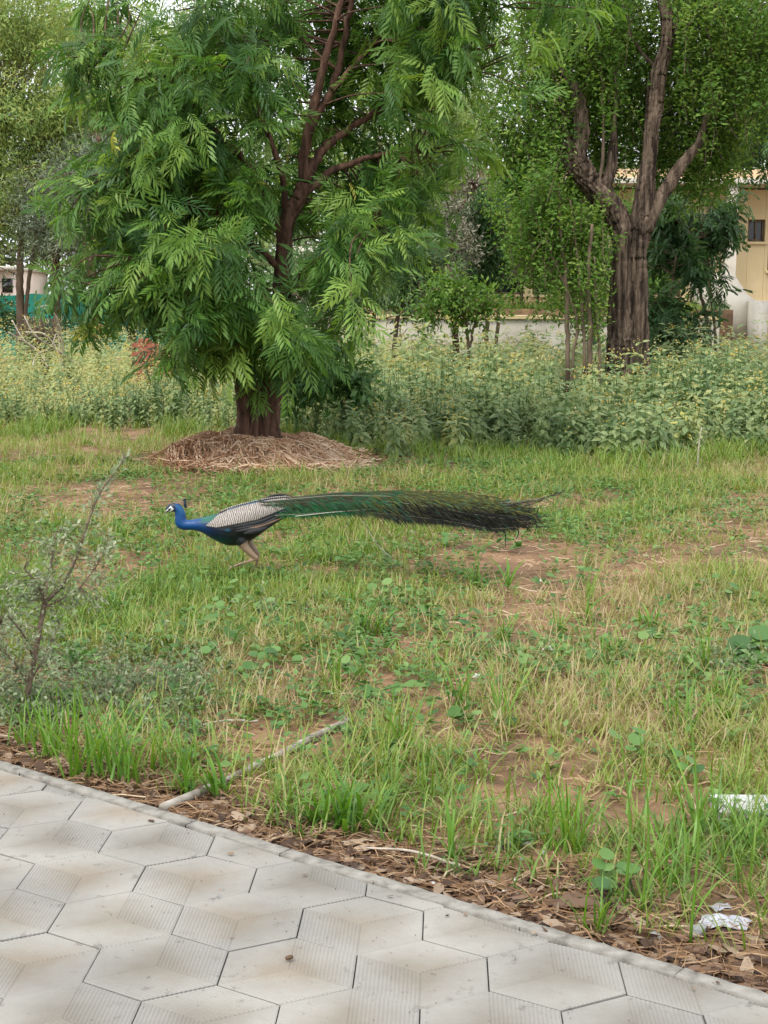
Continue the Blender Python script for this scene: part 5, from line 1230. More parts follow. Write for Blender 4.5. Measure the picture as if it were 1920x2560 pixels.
k = (d < .35) | (fbm(p[:, 0] * 2, p[:, 1] * 2, 97) > .48); p = p[k]; m = len(p)
wch = rr.integers(16, size=m)
for q in range(16):
    s = wch == q; n_ = s.sum()
    scatter(a, (DL[q][1], np.zeros((0, 3), int), DL[q][2]), np.c_[p[s], terr(p[s, 0], p[s, 1]) + .003], rr.normal(size=(n_, 3)) * [1, 1, .12], rr.normal(size=(n_, 3)) * .25 + [0, 0, 1], rr.uniform(.018, .055, n_), rr.random(n_))
tag(obj('leaf_litter', a.mesh('leaf_litter', MAT['litter'])), 'brown leaf litter covering the soil strip beside the pavement', 'leaf litter', kind='stuff')
a = Acc(); m = 2600; t = rr.uniform(-1.2, 4.0, m); d = np.abs(rr.normal(size=m)) * .32 + .03; p = KA + KD * t[:, None] + KN * d[:, None]
strands(a, p[:, 0], p[:, 1], terr, rr.uniform(.04, .2, m), rr.uniform(.0015, .0035, m), rr.uniform(0, 6.28, m), rr, np.clip(.12 + rr.normal(size=m) * .2, 0, 1), .025)
tag(obj('litter_straw', a.mesh('litter_straw', MAT['straw'])), 'dead grass strands tangled in the leaf litter by the pavement', 'dead grass', kind='stuff')

# pale pole
A_ = G(872, 1790, -.02); B_ = G(405, 2022, -.02)
a = Acc(); tt = np.linspace(0, 1, 22)[:, None]; pts = A_ + (B_ - A_) * tt + np.c_[np.sin(tt[:, 0] * 9) * .004, np.zeros(22), terr(*(A_ + (B_ - A_) * tt)[:, :2].T) + .02 - .004 * np.sin(tt[:, 0] * 11)] * [1, 0, 1]
pts[:, 2] = terr(pts[:, 0], pts[:, 1]) + .014 + .005 * np.sin(tt[:, 0] * 8)
tube(a, pts, [.011, .013, .012, .014, .0135, .015], 12, rough=.16)
tag(obj('wooden_pole', a.mesh('wooden_pole', MAT['pipe'], True)), 'pale weathered pole lying on the soil and ending at the cement edge', 'pole')
a = Acc(); A2_ = G(470, 1822, -.03); B2_ = G(645, 1803, -.03); tube(a, catmull([A2_, (A2_ + B2_) / 2 + (0, .02, .01), B2_], 5), [.004, .006], 6)
tag(obj('fallen_stick', a.mesh('fallen_stick', MAT['dead_wood'], True)), 'thin pale stick lying on bare soil above the pole', 'stick')
a = Acc(); A2_ = G(915, 2120, -.02); B2_ = G(1150, 2165, -.02); tube(a, catmull([A2_, (A2_ + B2_) / 2 + (0, .012, .012), B2_], 5), [.003, .005], 6)
tag(obj('fallen_stick', a.mesh('fallen_stick', MAT['dead_wood'], True)), 'slim curved twig lying on leaf litter next to the cement edge', 'stick')
# slab
a = G(1855, 2005, -.02)
sl = plaster_box('stone_slab', (-.09, -.07, -.03), (.16, .07, .02), MAT['slab'], None, (0, 0, 0), .004); sl.location = (a[0], a[1], float(terr(a[0], a[1])) + .01); sl.rotation_euler = (.06, -.03, -.12)
tag(sl, 'flat pale grey tile slab lying in the grass', 'slab')
def rock(name, p, s, mat, label, cat_, group, seed, flat=.7):
    rr = np.random.default_rng(seed); bm = bmesh.new(); bmesh.ops.create_icosphere(bm, subdivisions=2, radius=1)
    ph = rr.uniform(0, 9, 3)
    for v in bm.verts:
        c = v.co; k = 1 + .25 * math.sin(c.x * 2.3 + ph[0]) * math.cos(c.y * 2.7 + ph[1]) + .15 * math.sin(c.z * 4 + ph[2]) + rr.normal() * .05; v.co = c * k; v.co.z *= flat
    me = bpy.data.meshes.new(name); bm.to_mesh(me); bm.free(); me.materials.append(mat)
    o = obj(name, me, None, (p[0], p[1], float(terr(p[0], p[1])) + s * .3)); o.scale = (s, s * rr.uniform(.7, 1.2), s); o.rotation_euler = (rr.normal() * .3, rr.normal() * .3, rr.uniform(0, 6)); tag(o, label, cat_, group)
for k in range(30):
    px, py = 1290 + rr.normal() * 42, 2092 + rr.normal() * 22
    rock('gravel_stone', G(px, py, -.03), rr.uniform(.006, .014), MAT['stone'], 'small blue grey stone in the gravel patch among the litter', 'stone', 'grey gravel patch', 600 + k)
for k, (px, py) in enumerate(((1262, 2220), (1247, 2085), (1084, 2205), (1420, 2335), (1775, 2030), (1290, 2190))):
    rock('white_pebble', G(px, py, -.03), .009, MAT['scrap'], 'small white pebble lying on the soil near the cement edge', 'pebble', 'white pebbles near the edge', 650 + k)
rock('soil_clod', G(1740, 2325, -.03), .028, MAT['stone'], 'pale crumbly clod beside the grey plastic rag', 'clod', None, 670)
rock('soil_clod', G(1635, 2340, -.03), .02, MAT['stone'], 'small dull clod at the foot of the tall grass stalk', 'clod', None, 671)
a = Acc(); m = 260; t = rr.uniform(-1.0, 3.4, m); d = -np.abs(rr.normal(size=m)) * .5 - .01; p = KA + KD * t[:, None] + KN * d[:, None]
scatter(a, BUD, np.c_[p, np.full(m, .0015)], rr.normal(size=(m, 3)) * [1, 1, .1], np.tile([0, 0, 1.], (m, 1)), rr.uniform(.0015, .005, m), rr.random(m))
m = 26; t = rr.uniform(-.8, 3.2, m); d = -np.abs(rr.normal(size=m)) * .12 - .01; p = KA + KD * t[:, None] + KN * d[:, None]
for q in range(m): scatter(a, (DL[q % 16][1], np.zeros((0, 3), int), DL[q % 16][2]), [(*p[q], .003)], rr.normal(size=(1, 3)) * [1, 1, .05], [(0, 0, 1.)], rr.uniform(.008, .022), rr.random(1))
tag(obj('paving_grit', a.mesh('paving_grit', MAT['litter'])), 'specks of grit and leaf crumbs on the paving', 'grit', kind='stuff')
# snail shell like nub on a paver
p = G(722, 2402, 0)
a = Acc(); tube(a, catmull([(-.007, 0, .004), (0, 0, .007), (.006, .004, .006), (.008, .01, .004)], 4), [.004, .006, .005, .002], 8)
o = obj('seed_pod', a.mesh('seed_pod', MAT['litter'], True), None, (p[0], p[1], .001)); tag(o, 'tiny brown seed pod lying on a paver', 'seed pod')
def crumple(name, px, py, s, mat, label, cat_, seed, hz=.35, asp=.6):
    rr = np.random.default_rng(seed); n = 12; V = []; 
    for i in range(n):
        for j in range(n):
            x, y = i / (n - 1) - .5, j / (n - 1) - .5
            z = hz * (vnoise(x * 5 + seed, y * 5, seed) * .7 + vnoise(x * 11, y * 11 + seed, seed + 1) * .3) * (1 - 2.2 * (x * x + y * y))
            V.append((x * (1 + .3 * vnoise(x * 4, y * 4, seed + 2)) * (1 - .5 * y * y), y * asp * (1 + .4 * vnoise(x * 3, y * 3 + 5, seed + 3)), max(z, 0) + .01))
    Q = [(i * n + j, (i + 1) * n + j, (i + 1) * n + j + 1, i * n + j + 1) for i in range(n - 1) for j in range(n - 1)]
    p = G(px, py, -.03); o = obj(name, mesh(name, V, Q=Q, rnd=np.full(n * n, .55), smooth=False, mat=mat), None, (p[0], p[1], float(terr(p[0], p[1])) + .004)); o.scale = (s, s, s); o.rotation_euler = (0, 0, rr.uniform(-.5, .5)); tag(o, label, cat_)
crumple('plastic_rag', 1815, 2300, .11, MAT['rag'], 'crumpled grey lilac plastic rag in the grass', 'rag', 700, .3)
crumple('plastic_scrap', 1800, 2255, .05, MAT['rag'], 'small torn plastic scrap above the crumpled rag', 'scrap', 701, .3)
crumple('curled_dry_leaf', 1445, 2262, .13, MAT['litter'], 'large curled orange brown dry leaf leaning over the cement edge', 'dry leaf', 702, .45, .4)
crumple('curled_dry_leaf', 1490, 2300, .10, MAT['litter'], 'broad brown dry leaf lying under the large curled one', 'dry leaf', 703, .3, .5)
for k, (px, py, s, lab) in enumerate(((1032, 1330, .045, 'small white scrap standing in grass under the peacock train'), (1160, 1470, .05, 'white feather like scrap in grass beside the arching sprout'),
        (1375, 1620, .06, 'torn white paper scrap in the middle of the turf'), (1195, 1690, .05, 'white scrap beside a small dark stone in the turf'), (575, 1880 - 440, .06, 'pale silvery leaf scrap below the peacock feet'), (1345, 1448, .04, 'white chip on the bare reddish patch'))):
    crumple('paper_scrap', px, py, s, MAT['scrap'], lab, 'scrap', 710 + k, .5, .4)

# ------------------------------------------------------------------ brick stack, dead branches, stump behind the weeds
Yk = 25.0; bs = empty('brick_stack', (X_at(378, Yk), Yk, 0)); tag(bs, 'small stack of red bricks showing above the weeds', 'brick stack')
bm = bmesh.new(); bmesh.ops.create_cube(bm, size=1)
for v in bm.verts: v.co = Vector((v.co.x * .215, v.co.y * .105, v.co.z * .072))
bmesh.ops.bevel(bm, geom=bm.edges[:], offset=.005, segments=1, affect='EDGES'); BR = bpy.data.meshes.new('brick'); bm.to_mesh(BR); bm.free(); BR.materials.append(MAT['brick'])
for row in range(14):
    for c in range(3 if row < 12 else (2 if row == 12 else 1)):
        o = obj('brick', BR, bs, (-.22 + c * .225 + (.1 if row % 2 else 0) + random.uniform(-.012, .012), random.uniform(-.015, .015), .037 + row * .0755)); o.rotation_euler = (0, 0, random.uniform(-.05, .05))
db = empty('dead_branch', (*P(180, 900, 27)[:2], 0)); tag(db, 'fallen dead branch with pale arching bare limbs above the weeds', 'branch')
for pts in ([(60, 790), (90, 840), (150, 880), (200, 920)], [(90, 770), (125, 768), (145, 830), (150, 900)], [(110, 770), (140, 790), (155, 850), (160, 920)], [(30, 800), (60, 850), (100, 880), (120, 920)], [(140, 835), (125, 870), (90, 890), (80, 930)],
            [(65, 830), (110, 835), (140, 870), (160, 930)], [(185, 838), (193, 870), (195, 920)], [(20, 830), (70, 860), (120, 900)]):
    c = catmull([P(x, y, 27 + random.uniform(-.3, .3)) for x, y in pts], 6); a = Acc(); tube(a, c, [.012, .02], 6); obj('limb', a.mesh('limb', MAT['dead_wood'], True, origin=tuple(db.location)), db)
a = Acc(); c = P(95, 815, 29.5)
for k in range(150):
    az = random.uniform(0, 6.28); q = np.array([math.cos(az), .5 * math.sin(az), 0]) * random.uniform(.05, .45); hh = random.uniform(.7, 1.0)
    b0 = np.array([c[0], 29.5, 0.0]) + q * .3; t0 = np.array([c[0], 29.5, hh * 1.45 - .9 * (q @ q)]) + q; tube(a, catmull([b0, (b0 + t0) / 2 + [0, 0, .25], t0, t0 + q * .35 - [0, 0, .25]], 3), [.012, .004], 4)
tag(obj('dead_bush', a.mesh('dead_bush', MAT['twig'])), 'domed reddish brown dead bush before the teal net', 'bush')

# ------------------------------------------------------------------ the peacock
def peacock():
    rr = np.random.default_rng(101); Y = 8.30
    org = np.array([*P(590, 1400, Y)[:2], float(terr(P(590, 1400, Y)[0], Y))])
    root = empty('peacock', tuple(org)); tag(root, 'running blue peacock with barred grey wings and long trailing train', 'peacock')
    K = 4.484
    def B(zx, zy, y=0.0): return P(390 + zx / K, 1220 + zy / K, Y) + np.array([0, y, 0])
    u = Y / F_PX / K                                                     # metres per drawing unit
    spine = [(93, 296, 3, 4), (104, 280, 9, 8), (118, 264, 17, 14), (134, 246, 34, 30), (162, 226, 48, 42), (198, 214, 50, 46), (236, 226, 52, 48), (262, 258, 57, 50), (273, 300, 60, 52), (275, 345, 63, 55),
             (284, 390, 68, 58), (320, 412, 60, 60), (370, 414, 59, 62), (430, 412, 64, 70), (500, 412, 82, 92), (570, 418, 108, 120), (640, 428, 138, 150), (720, 440, 168, 180), (800, 446, 200, 200), (880, 436, 216, 205), (960, 410, 212, 200),
             (1040, 374, 200, 190), (1120, 336, 184, 175), (1200, 302, 166, 160), (1300, 264, 142, 145), (1400, 236, 120, 130), (1500, 212, 98, 120), (1600, 196, 78, 100), (1700, 188, 50, 80), (1760, 186, 15, 40)]
    sp = np.array(spine, float); n = 5; cc = catmull(sp, n)
    ctr = np.array([B(a, b) for a, b in cc[:, :2]]); tan = nrmz(np.gradient(ctr, axis=0)); nz_ = np.cross(tan, [0, 1, 0]); nz_ = nrmz(nz_)
    m = 20; an = np.linspace(0, 2 * math.pi, m, endpoint=False)
    V = ctr[:, None] + (cc[:, 2] * u)[:, None, None] * np.sin(an)[None, :, None] * nz_[:, None] + (cc[:, 3] * u)[:, None, None] * np.cos(an)[None, :, None] * np.array([0, 1., 0])
    k = len(cc); V = V.reshape(-1, 3); a = Acc()
    i, j = np.meshgrid(np.arange(k - 1), np.arange(m), indexing='ij'); j2 = (j + 1) % m
    Q = np.stack([i * m + j, i * m + j2, (i + 1) * m + j2, (i + 1) * m + j], -1).reshape(-1, 4)
    caps = [(0, q + 1, q) for q in range(1, m - 1)] + [((k - 1) * m, (k - 1) * m + q, (k - 1) * m + q + 1) for q in range(1, m - 1)]
    a.add(V, caps, Q)
    legs = []
    def leg(pts, y):
        c = catmull([np.r_[B(p[0], p[1], y + (p[3] if len(p) > 3 else 0)), p[2] * u] for p in pts], 5); tube(a, c[:, :3], c[:, 3], 10); legs.append(c)
    gz0 = float(terr(org[0], Y))
    leg([(930, 500, 90, .02), (965, 570, 72), (1000, 635, 52), (1060, 700, 40), (1110, 745, 31), (1140, 768, 25), (1110, 785, 18), (1040, 806, 14), (960, 830, 13), (890, 858, 15), (858, 870, 16)], -.055)
    for tp_ in ([(858, 870, 14), (835, 890, 10), (815, 915, 9), (800, 938, 5)], [(858, 870, 13, 0), (835, 890, 10, -.02), (822, 918, 9, -.035), (812, 945, 5, -.045)], [(858, 870, 13, 0), (840, 888, 10, .02), (826, 912, 9, .035), (812, 935, 5, .045)], [(858, 868, 12), (838, 852, 8), (815, 838, 5)]): leg(tp_, -.055)
    leg([(960, 500, 90, -.02), (1000, 580, 66), (1050, 660, 46), (1100, 720, 34), (1130, 762, 26), (1128, 800, 18), (1122, 850, 15), (1114, 900, 14), (1106, 935, 15)], .055)
    for tp_ in ([(1106, 935, 13), (1070, 945, 9), (1030, 950, 5)], [(1106, 935, 12, 0), (1075, 948, 9, -.02), (1045, 956, 5, -.04)], [(1106, 935, 12, 0), (1075, 940, 9, .025), (1045, 944, 5, .05)], [(1106, 935, 11), (1135, 942, 8), (1155, 945, 5)]): leg(tp_, .055)
    me = a.mesh('body', MAT['plumage'], True, origin=org)
    o = obj('body', me, root)
    md = o.modifiers.new('unify', 'REMESH'); md.mode = 'VOXEL'; md.voxel_size = .004; md.use_smooth_shade = True
    sm = o.modifiers.new('soft', 'SMOOTH'); sm.iterations = 4; sm.factor = .5
    dg = bpy.context.evaluated_depsgraph_get(); ev = o.evaluated_get(dg); me2 = bpy.data.meshes.new_from_object(ev); o.modifiers.clear(); o.data = me2
    me2.materials.clear(); me2.materials.append(MAT['plumage'])
    n_ = len(me2.vertices); co = np.zeros(n_ * 3, np.float32); me2.vertices.foreach_get('co', co); co = co.reshape(-1, 3) + org
    px, py = to_px(co * 1.0); pxn = 390 + 0; zx = np.zeros(n_); zy = np.zeros(n_)
    # project along the view at fixed distance so that near and far side are painted alike
    co2 = co.copy(); co2[:, 1] = Y; px, py = to_px(co2); zx = (px - 390) * K; zy = (py - 1220) * K
    L = np.vstack(legs); col = np.zeros((n_, 3))
    blue = np.array([.002, .050, .175]); deep = np.array([.002, .010, .036]); blk = np.array([.008, .010, .012]); teal = np.array([.012, .13, .10])
    t = np.clip((zx - 430) / 220, 0, 1)[:, None]; col = blue * (1 - t) + deep * t
    low = np.clip((zy - (560 - (zx - 520) * .18)) / 110, 0, 1)[:, None] * (zx > 480)[:, None]; col = col * (1 - low) + (deep * .35 + teal * .2) * low
    t2 = np.clip((zx - 650) / 170, 0, 1)[:, None]; col = col * (1 - t2) + blk * t2
    gb = ((np.clip((zx - 480) / 60, 0, 1) * np.clip((740 - zx) / 90, 0, 1) * np.clip((395 - zy) / 50, 0, 1)))[:, None]; gb = gb * .85; col = col * (1 - gb) + np.array([.008, .10, .06]) * gb
    tr = np.clip((zx - 1330) / 150, 0, 1)[:, None]; col = col * (1 - tr) + np.array([.03, .10, .035]) * tr
    ch = (np.exp(-(((zx - 700) / 150) ** 2 + ((zy - 590) / 60) ** 2)))[:, None] * .6; col = col * (1 - ch) + np.array([.004, .07, .06]) * ch
    bp = np.exp(-(((zx - 825) / 30) ** 2 + ((zy - 446) / 12) ** 2) * 1.2)[:, None]; col = col * (1 - bp) + np.array([.006, .09, .16]) * bp
    nk = (np.clip((zx - 225) / 60, 0, 1) * np.clip((300 - zy) / 60, 0, 1))[:, None]; col = col * (1 - nk * .55) + np.array([.005, .10, .19]) * nk * .55
    # head
    head = zx < 222
    hc = np.where(head[:, None] & (zy < 300)[:, None], np.array([.006, .016, .035]), col); col = hc
    e = (((zx - 158) * .75 + (zy - 228) * .66) / 54) ** 2 + (((zx - 158) * -.66 + (zy - 228) * .75) / 44) ** 2
    face = (((zx - 120) * -.62 + (zy - 262) * -.785))                    # along beak axis
    s1 = (zx - 110) * .72 - (zy - 275) * .69; s2 = (zx - 110) * .69 + (zy - 275) * .72   # along face / across (down positive)
    white = (s1 > 12) & (s1 < 98) & (((s2 > -15) & (s2 < -3)) | ((s2 > 14) & (s2 < 34)) | ((s1 > 72) & (s2 > -10) & (s2 < 30))) & head
    col = np.where(white[:, None], np.array([.74, .74, .72]), col)
    stripe = (s1 > 0) & (s1 < 84) & (s2 > 0) & (s2 < 12) & head; col = np.where(stripe[:, None], np.array([.006, .007, .01]), col)
    beak = (zx < 119) & (zy > 255); col = np.where(beak[:, None], np.array([.24, .22, .19]), col)
    dl = np.full(n_, 9.0)
    cand = np.where((zy > 560) & (zx > 760))[0]
    for q in cand:
        dl[q] = (np.linalg.norm(L[:, :3] - co[q], axis=1) - L[:, 3]).min()
    lg = (dl < .006) & (zy > 575 - (zx - 930) * .25) & (zy > 560)
    body_low = np.interp(zx, sp[14:, 0], sp[14:, 1] + sp[14:, 2]) 
    lg = lg & (zy > body_low - 4)
    col = np.where(lg[:, None], np.array([.25, .17, .115]) * (1 - .25 * np.clip((zy - 780) / 120, 0, 1))[:, None], col)
    c4 = np.ones((n_, 4), np.float32); c4[:, :3] = col; at = me2.attributes.new('col', 'FLOAT_COLOR', 'POINT'); at.data.foreach_set('color', c4.ravel())
    # eye
    bm = bmesh.new(); bmesh.ops.create_icosphere(bm, subdivisions=2, radius=.0042); em = bpy.data.meshes.new('eye'); bm.to_mesh(em); bm.free(); em.materials.append(MAT['glass'])
    for s in (-1, 1): obj('eye', em, root, tuple(B(152, 232, s * 40 * u) - org))
    # crest
    a = Acc()
    for q in range(14):
        f = q / 13; b0 = B(196, 172, (rr.random() - .5) * .012); e0 = B(318 + 12 * f, 128 + 88 * f, (rr.random() - .5) * .05)
        pts = catmull([b0, (b0 + e0) / 2 + np.array([0, 0, .006]), e0], 3); tube(a, pts, [.0012, .0009], 4, c=(.30, .20, .14))
        d = nrmz(e0 - b0); s = nrmz(np.cross(d, [0, 1, 0])) * .0045
        a.add([e0 - d * .010, e0 + s, e0 - s, e0 + d * .014, e0 + np.array([0, .003, 0]), e0 - np.array([0, .003, 0])], T=[(0, 1, 4), (0, 4, 2), (1, 3, 4), (4, 3, 2), (0, 5, 1), (0, 2, 5), (1, 5, 3), (5, 2, 3)], c=(.006, .02, .045))
    obj('crest', a.mesh('crest', MAT['train'], origin=org, col=True), root)
    # wings
    ux = np.array([575, 640, 700, 800, 950, 1150, 1300, 1450, 1510, 1532]); ut = np.array([402, 345, 290, 242, 196, 150, 121, 106, 122, 142]); ul = np.array([404, 412, 420, 400, 372, 338, 276, 214, 182, 150])
    def wing(s, dz=0, mat=None, name='wing', ext=1.0):
        nu, nv = 46, 12; V = []; R = []
        for q in range(nu):
            x = 575 + (1532 - 575) * q / (nu - 1); t_, l_ = np.interp(x, ux, ut), np.interp(x, ux, ul)
            c0, r0, w0 = np.interp(x, sp[10:, 0], sp[10:, 1]), np.interp(x, sp[10:, 0], sp[10:, 2]), np.interp(x, sp[10:, 0], sp[10:, 3])
            for k_ in range(nv):
                v = k_ / (nv - 1); z = t_ + (l_ - t_) * v; q_ = np.clip((z - c0) / r0, -1, 1)
                yy = w0 * math.sqrt(max(.12, 1 - q_ * q_)) + 10 + 9 * math.sin(math.pi * v) * math.sin(math.pi * q / (nu - 1))
                if v > .9: yy += 3
                V.append(B(x, z - dz, s * yy * u)); R.append((x - 575) / 957 + .03 * v)
        Q = [(i * nv + j, (i + 1) * nv + j, (i + 1) * nv + j + 1, i * nv + j + 1) if s > 0 else (i * nv + j, i * nv + j + 1, (i + 1) * nv + j + 1, (i + 1) * nv + j) for i in range(nu - 1) for j in range(nv - 1)]
        o = obj(name, mesh(name, np.array(V) - org, Q=Q, rnd=R, smooth=True, mat=mat), root); md = o.modifiers.new('thick', 'SOLIDIFY'); md.thickness = .005; md.offset = -1
        return o
    wing(-1, 0, MAT['wing']); wing(1, 14, MAT['wing'])
    # folded dark and brown flight feathers under the wing
    for q, (p0, p1, p2, w, cl) in enumerate((((860, 412), (1150, 360), (1400, 262), 20, (.010, .011, .013)), ((900, 430), (1180, 392), (1410, 290), 22, (.012, .012, .013)), ((960, 450), (1180, 400), (1430, 316), 13, (.16, .095, .055)), ((900, 455), (1150, 430), (1380, 345), 26, (.010, .010, .012)),
            ((1000, 480), (1180, 440), (1330, 375), 26, (.009, .010, .011)))):
        a = Acc(); yy = -.105 - .002 * q
        c = catmull([B(*p0, yy - .004), B(*p1, yy + .004), B(*p2, yy + .045)], 6); tube(a, c, np.array([.3, 1, 1, .8, .25]) * w * u, 8, sq=.22, c=cl); obj('flight_feather', a.mesh('flight_feather', MAT['train'], True, origin=org, col=True), root)
    a = Acc(); c = catmull([B(1180, 140, .06), B(1300, 100, .055), B(1400, 88, .05), B(1520, 104, .04)], 5); tube(a, c, np.array([.2, 1, 1, .3]) * 14 * u, 8, sq=.4, c=(.010, .010, .012)); obj('flight_feather', a.mesh('flight_feather', MAT['train'], True, origin=org, col=True), root)
    # train
    K2 = 2.183; u2 = Y / F_PX / K2
    def Tn(zx, zy, y=0): return P(700 + zx / K2, 1180 + zy / K2, Y) + np.array([0, y, 0])
    up_x = [-60, 70, 300, 600, 900, 1100, 1280, 1420]; up_z = [150, 138, 114, 106, 118, 134, 156, 196]
    lo_x = [-60, 120, 350, 500, 700, 900, 1100, 1250, 1340, 1420]; lo_z = [230, 222, 202, 210, 226, 246, 280, 304, 306, 286]
    def feather(acc, x0, x1, v0, v1, y0, y1, dens=1.0, blen=(34, 84), droop=0.46, wv=0.0, cfun=None):
        xs_ = np.linspace(x0, x1, 26); t_ = np.linspace(0, 1, 26); v = v0 + (v1 - v0) * t_ + .03 * np.sin(t_ * 5 + x1); v = v + (.42 - v) * np.clip((xs_ - 1150) / 420, 0, 1)
        zz_ = np.interp(xs_, up_x, up_z) * (1 - v) + np.interp(xs_, lo_x, lo_z) * v; y = y0 + (y1 - y0) * t_
        c = np.array([Tn(p, q, w) for p, q, w in zip(xs_, zz_, y)])
        tube(acc, c, [.0016, .0005], 3, c=(.30, .26, .20) if rr.random() < .16 else (.05, .045, .03))
        m = int((x1 - x0) / 3.0 * dens); tt = rr.random(m) ** .85; ii = tt * 25; i0 = ii.astype(int).clip(0, 24); pos = c[i0] + (c[i0 + 1] - c[i0]) * (ii - i0)[:, None]
        bx = x0 + (x1 - x0) * tt; bv = np.interp(tt, t_, v)
        L_ = rr.uniform(*blen, m) * u2 * np.where((bv > .6) & (bx < 520), .6, 1.0) * (.55 + .8 * np.sin(np.pi * np.clip(tt, .05, .95)))
        sd_ = np.where(rr.random(m) < .5, -1, 1)
        d = np.c_[np.full(m, 1.0) + rr.normal(size=m) * .12, sd_ * rr.uniform(.0, .55, m), -sd_ * 0 + rr.normal(size=m) * .10 - droop * (.75 + .9 * bv) * rr.uniform(.3, 1.4, m) + .06]
        d = nrmz(d); mid = pos + d * (L_ * .55)[:, None]; tip = pos + d * L_[:, None] + np.c_[np.zeros(m), np.zeros(m), -droop * L_ * .35 * rr.uniform(.2, 1.4, m)]
        w = rr.uniform(.0009, .0021, m)[:, None]; sv_ = nrmz(np.cross(d, [0.15, 1, 0.1]))
        V = np.stack([pos, mid + sv_ * w, mid - sv_ * w, tip], 1).reshape(-1, 3); off = (np.arange(m) * 4)[:, None, None]
        acc.add(V, T=(np.array([(0, 1, 2), (1, 3, 2)])[None] + off).reshape(-1, 3), c=np.repeat(cfun(bx, bv, rr), 4, axis=0))
    def cf(x, v, r_):
        m = len(x); col = np.zeros((m, 3)); h = r_.random(m)
        green = np.array([.016, .12, .04]); olive = np.array([.065, .062, .028]); black = np.array([.010, .011, .009]); gold = np.array([.15, .17, .035]); tl = np.array([.02, .13, .085])
        g1 = np.clip((520 - x) / 220, 0, 1) * np.clip((v - .28) / .3, 0, 1)
        ol = np.clip(1 - v * 1.6, 0, 1)
        dk = np.clip((x - 380) / 350, 0, 1) * np.clip((v - .18) / .35, 0, 1)
        for q in range(m):
            if h[q] < dk[q] * .88: col[q] = black * (.7 + 1.2 * r_.random())
            elif h[q] < .30 + .6 * g1[q] and x[q] < 620: col[q] = green * (.6 + .9 * r_.random())
            elif x[q] > 430 and r_.random() < .50 - .3 * v[q]: col[q] = gold * (.5 + .8 * r_.random())
            elif r_.random() < .22: col[q] = tl * (.6 + .9 * r_.random())
            else: col[q] = olive * (.45 + .9 * r_.random())
        return col
    a = Acc()
    for q in range(170):
        v0 = rr.random(); x1 = 450 + 950 * rr.random() ** .75; s = rr.uniform(-1, 1)
        feather(a, rr.uniform(-120, 10), x1, v0, np.clip(v0 + rr.normal() * .12, 0, 1), s * .07, s * .15, .75, cfun=cf)
    for q in range(46):                                                     # dark under feathers
        v0 = rr.uniform(.45, 1); feather(a, rr.uniform(250, 600), 900 + 470 * rr.random() ** .6, v0 * .7, v0, rr.normal() * .05, rr.normal() * .09, .9, (30, 50), .35, cfun=lambda x, v, r_: np.array([.009, .010, .009]) * r_.uniform(.6, 1.8, (len(x), 1)))
    tr_o = obj('train', a.mesh('train', MAT['train'], origin=org, col=True), root)
    # hanging loose barbs
    a = Acc()
    for q in range(230):
        x = rr.uniform(40, 760); z = np.interp(x, lo_x, lo_z) - rr.uniform(-6, 30); Lh = rr.uniform(30, 130) * (1 if x < 520 else .55)
        p0 = Tn(x, z, rr.normal() * .05); p2 = Tn(x + Lh * rr.uniform(.35, .75), z + Lh * rr.uniform(.6, 1.0), rr.normal() * .06); pm = (p0 + p2) / 2 + np.array([.01, 0, .006])
        tube(a, [p0, pm, p2], [.0009, .0005], 3, c=np.array([.055, .065, .02]) * rr.uniform(.5, 1.6))
    for q in range(200):                                                    # wisps at the train's end
        x = rr.uniform(900, 1400); z = np.interp(x, lo_x, lo_z) - rr.uniform(0, 110); Lh = rr.uniform(20, 90)
        p0 = Tn(x, z, rr.normal() * .05); p2 = Tn(x + Lh * rr.uniform(.0, .9), z + Lh * rr.uniform(.2, 1.0), rr.normal() * .06); tube(a, [p0, (p0 + p2) / 2 + np.array([.008, 0, .004]), p2], [.0015, .0006], 3, c=(.010, .011, .010))
    obj('loose_barb', a.mesh('loose_barb', MAT['train'], origin=org, col=True), root)['kind'] = 'stuff'
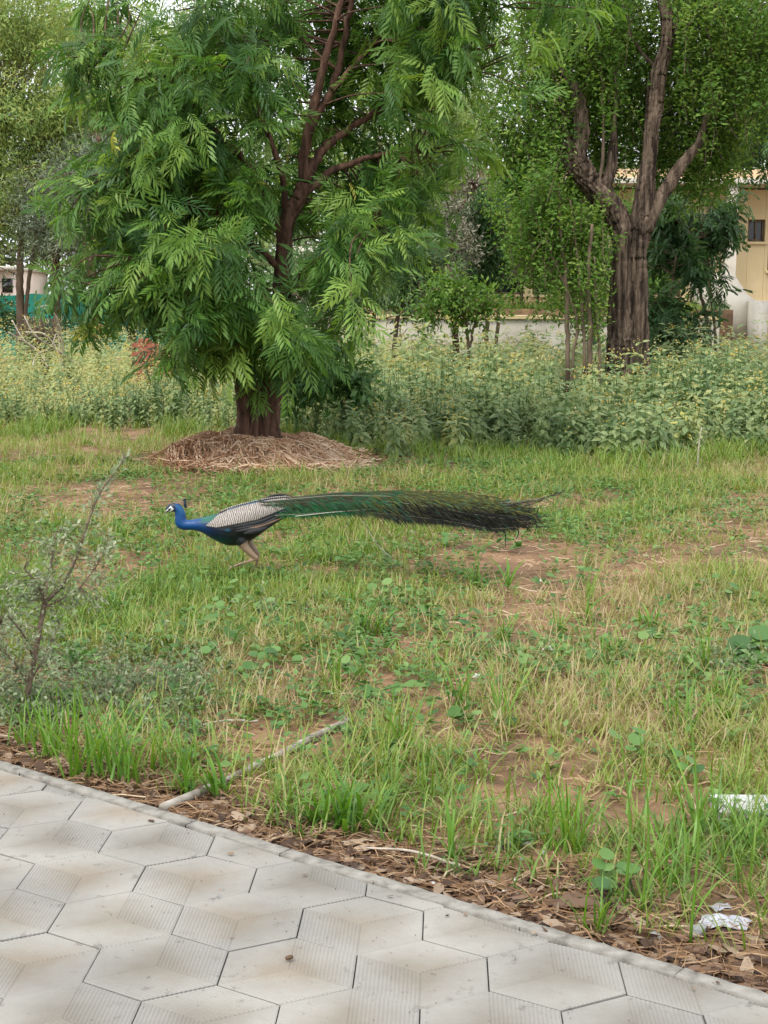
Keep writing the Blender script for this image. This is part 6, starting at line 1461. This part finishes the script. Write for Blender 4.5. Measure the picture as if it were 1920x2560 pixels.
    def lone(pts, rads, cl, y, barb=0, bl=(18, 34), bc=(.02, .022, .015)):
        a = Acc(); c = catmull([Tn(p[0], p[1], y) for p in pts], 7); tube(a, c, rads, 6, c=cl)
        for q in range(barb):
            t_ = rr.random() * (len(c) - 1.01); i0 = int(t_); p0 = c[i0] + (c[i0 + 1] - c[i0]) * (t_ - i0); d = nrmz(c[i0 + 1] - c[i0]); d = nrmz(d + np.array([.1, rr.normal() * .3, rr.normal() * .28])); p2 = p0 + d * rr.uniform(*bl) * u2
            tube(a, [p0, (p0 + p2) / 2, p2], [.0011, .0005], 3, c=np.array(bc) * rr.uniform(.5, 2.0))
        obj('train_feather', a.mesh('train_feather', MAT['train'], origin=org, col=True), root)
    lone([(425, 215), (462, 270), (500, 340), (555, 410), (625, 475)], [.0016, .0022, .0014], (.42, .38, .32), -.06, 26, (14, 30))
    lone([(1180, 190), (1300, 172), (1400, 155), (1480, 132), (1545, 108)], [.0036, .0020], (.05, .045, .03), .02, 150, (20, 44), (.03, .032, .016))
    lone([(1150, 170), (1280, 158), (1380, 150), (1450, 135)], [.002, .001], (.30, .28, .22), -.03, 60, (20, 40), (.03, .035, .016))
    lone([(1300, 300), (1390, 280), (1450, 275), (1530, 296)], [.0016, .0007], (.03, .025, .015), .0, 24, (12, 26))
    lone([(1180, 290), (1225, 330), (1228, 370), (1228, 402)], [.0042, .0020], (.012, .012, .012), -.02, 14, (8, 20))
    lone([(1250, 300), (1300, 320), (1300, 350), (1290, 368)], [.0042, .0020], (.012, .012, .012), .02, 14, (8, 20))
    lone([(1330, 290), (1400, 290), (1395, 330)], [.0042, .0020], (.012, .012, .012), .03, 10, (8, 18))
    lone([(1350, 240), (1400, 235), (1412, 205), (1430, 188)], [.0042, .0020], (.012, .012, .012), .03, 10, (8, 18))
    for q in range(26):                                                     # ragged dark feather ends
        x0_ = rr.uniform(1180, 1330); z0_ = rr.uniform(170, 300); Lx = rr.uniform(60, 170); dz_ = rr.normal() * 22 + (z0_ - 235) * .12
        lone([(x0_, z0_), (x0_ + Lx * .5, z0_ + dz_ * .4), (x0_ + Lx, z0_ + dz_ + rr.uniform(-6, 14))], [.0026, .0010], (.012, .012, .010), rr.normal() * .06, 22, (14, 40), (.012, .012, .009))
    lone([(90, 228), (300, 206), (500, 190), (660, 178)], [.0016, .0010], (.62, .58, .50), -.10, 0)
    lone([(70, 232), (110, 290), (150, 370)], [.0014, .0008], (.02, .022, .016), -.08, 10, (10, 26))
    lone([(340, 222), (380, 290), (405, 350)], [.0014, .0008], (.02, .022, .016), -.08, 10, (10, 26))
peacock()
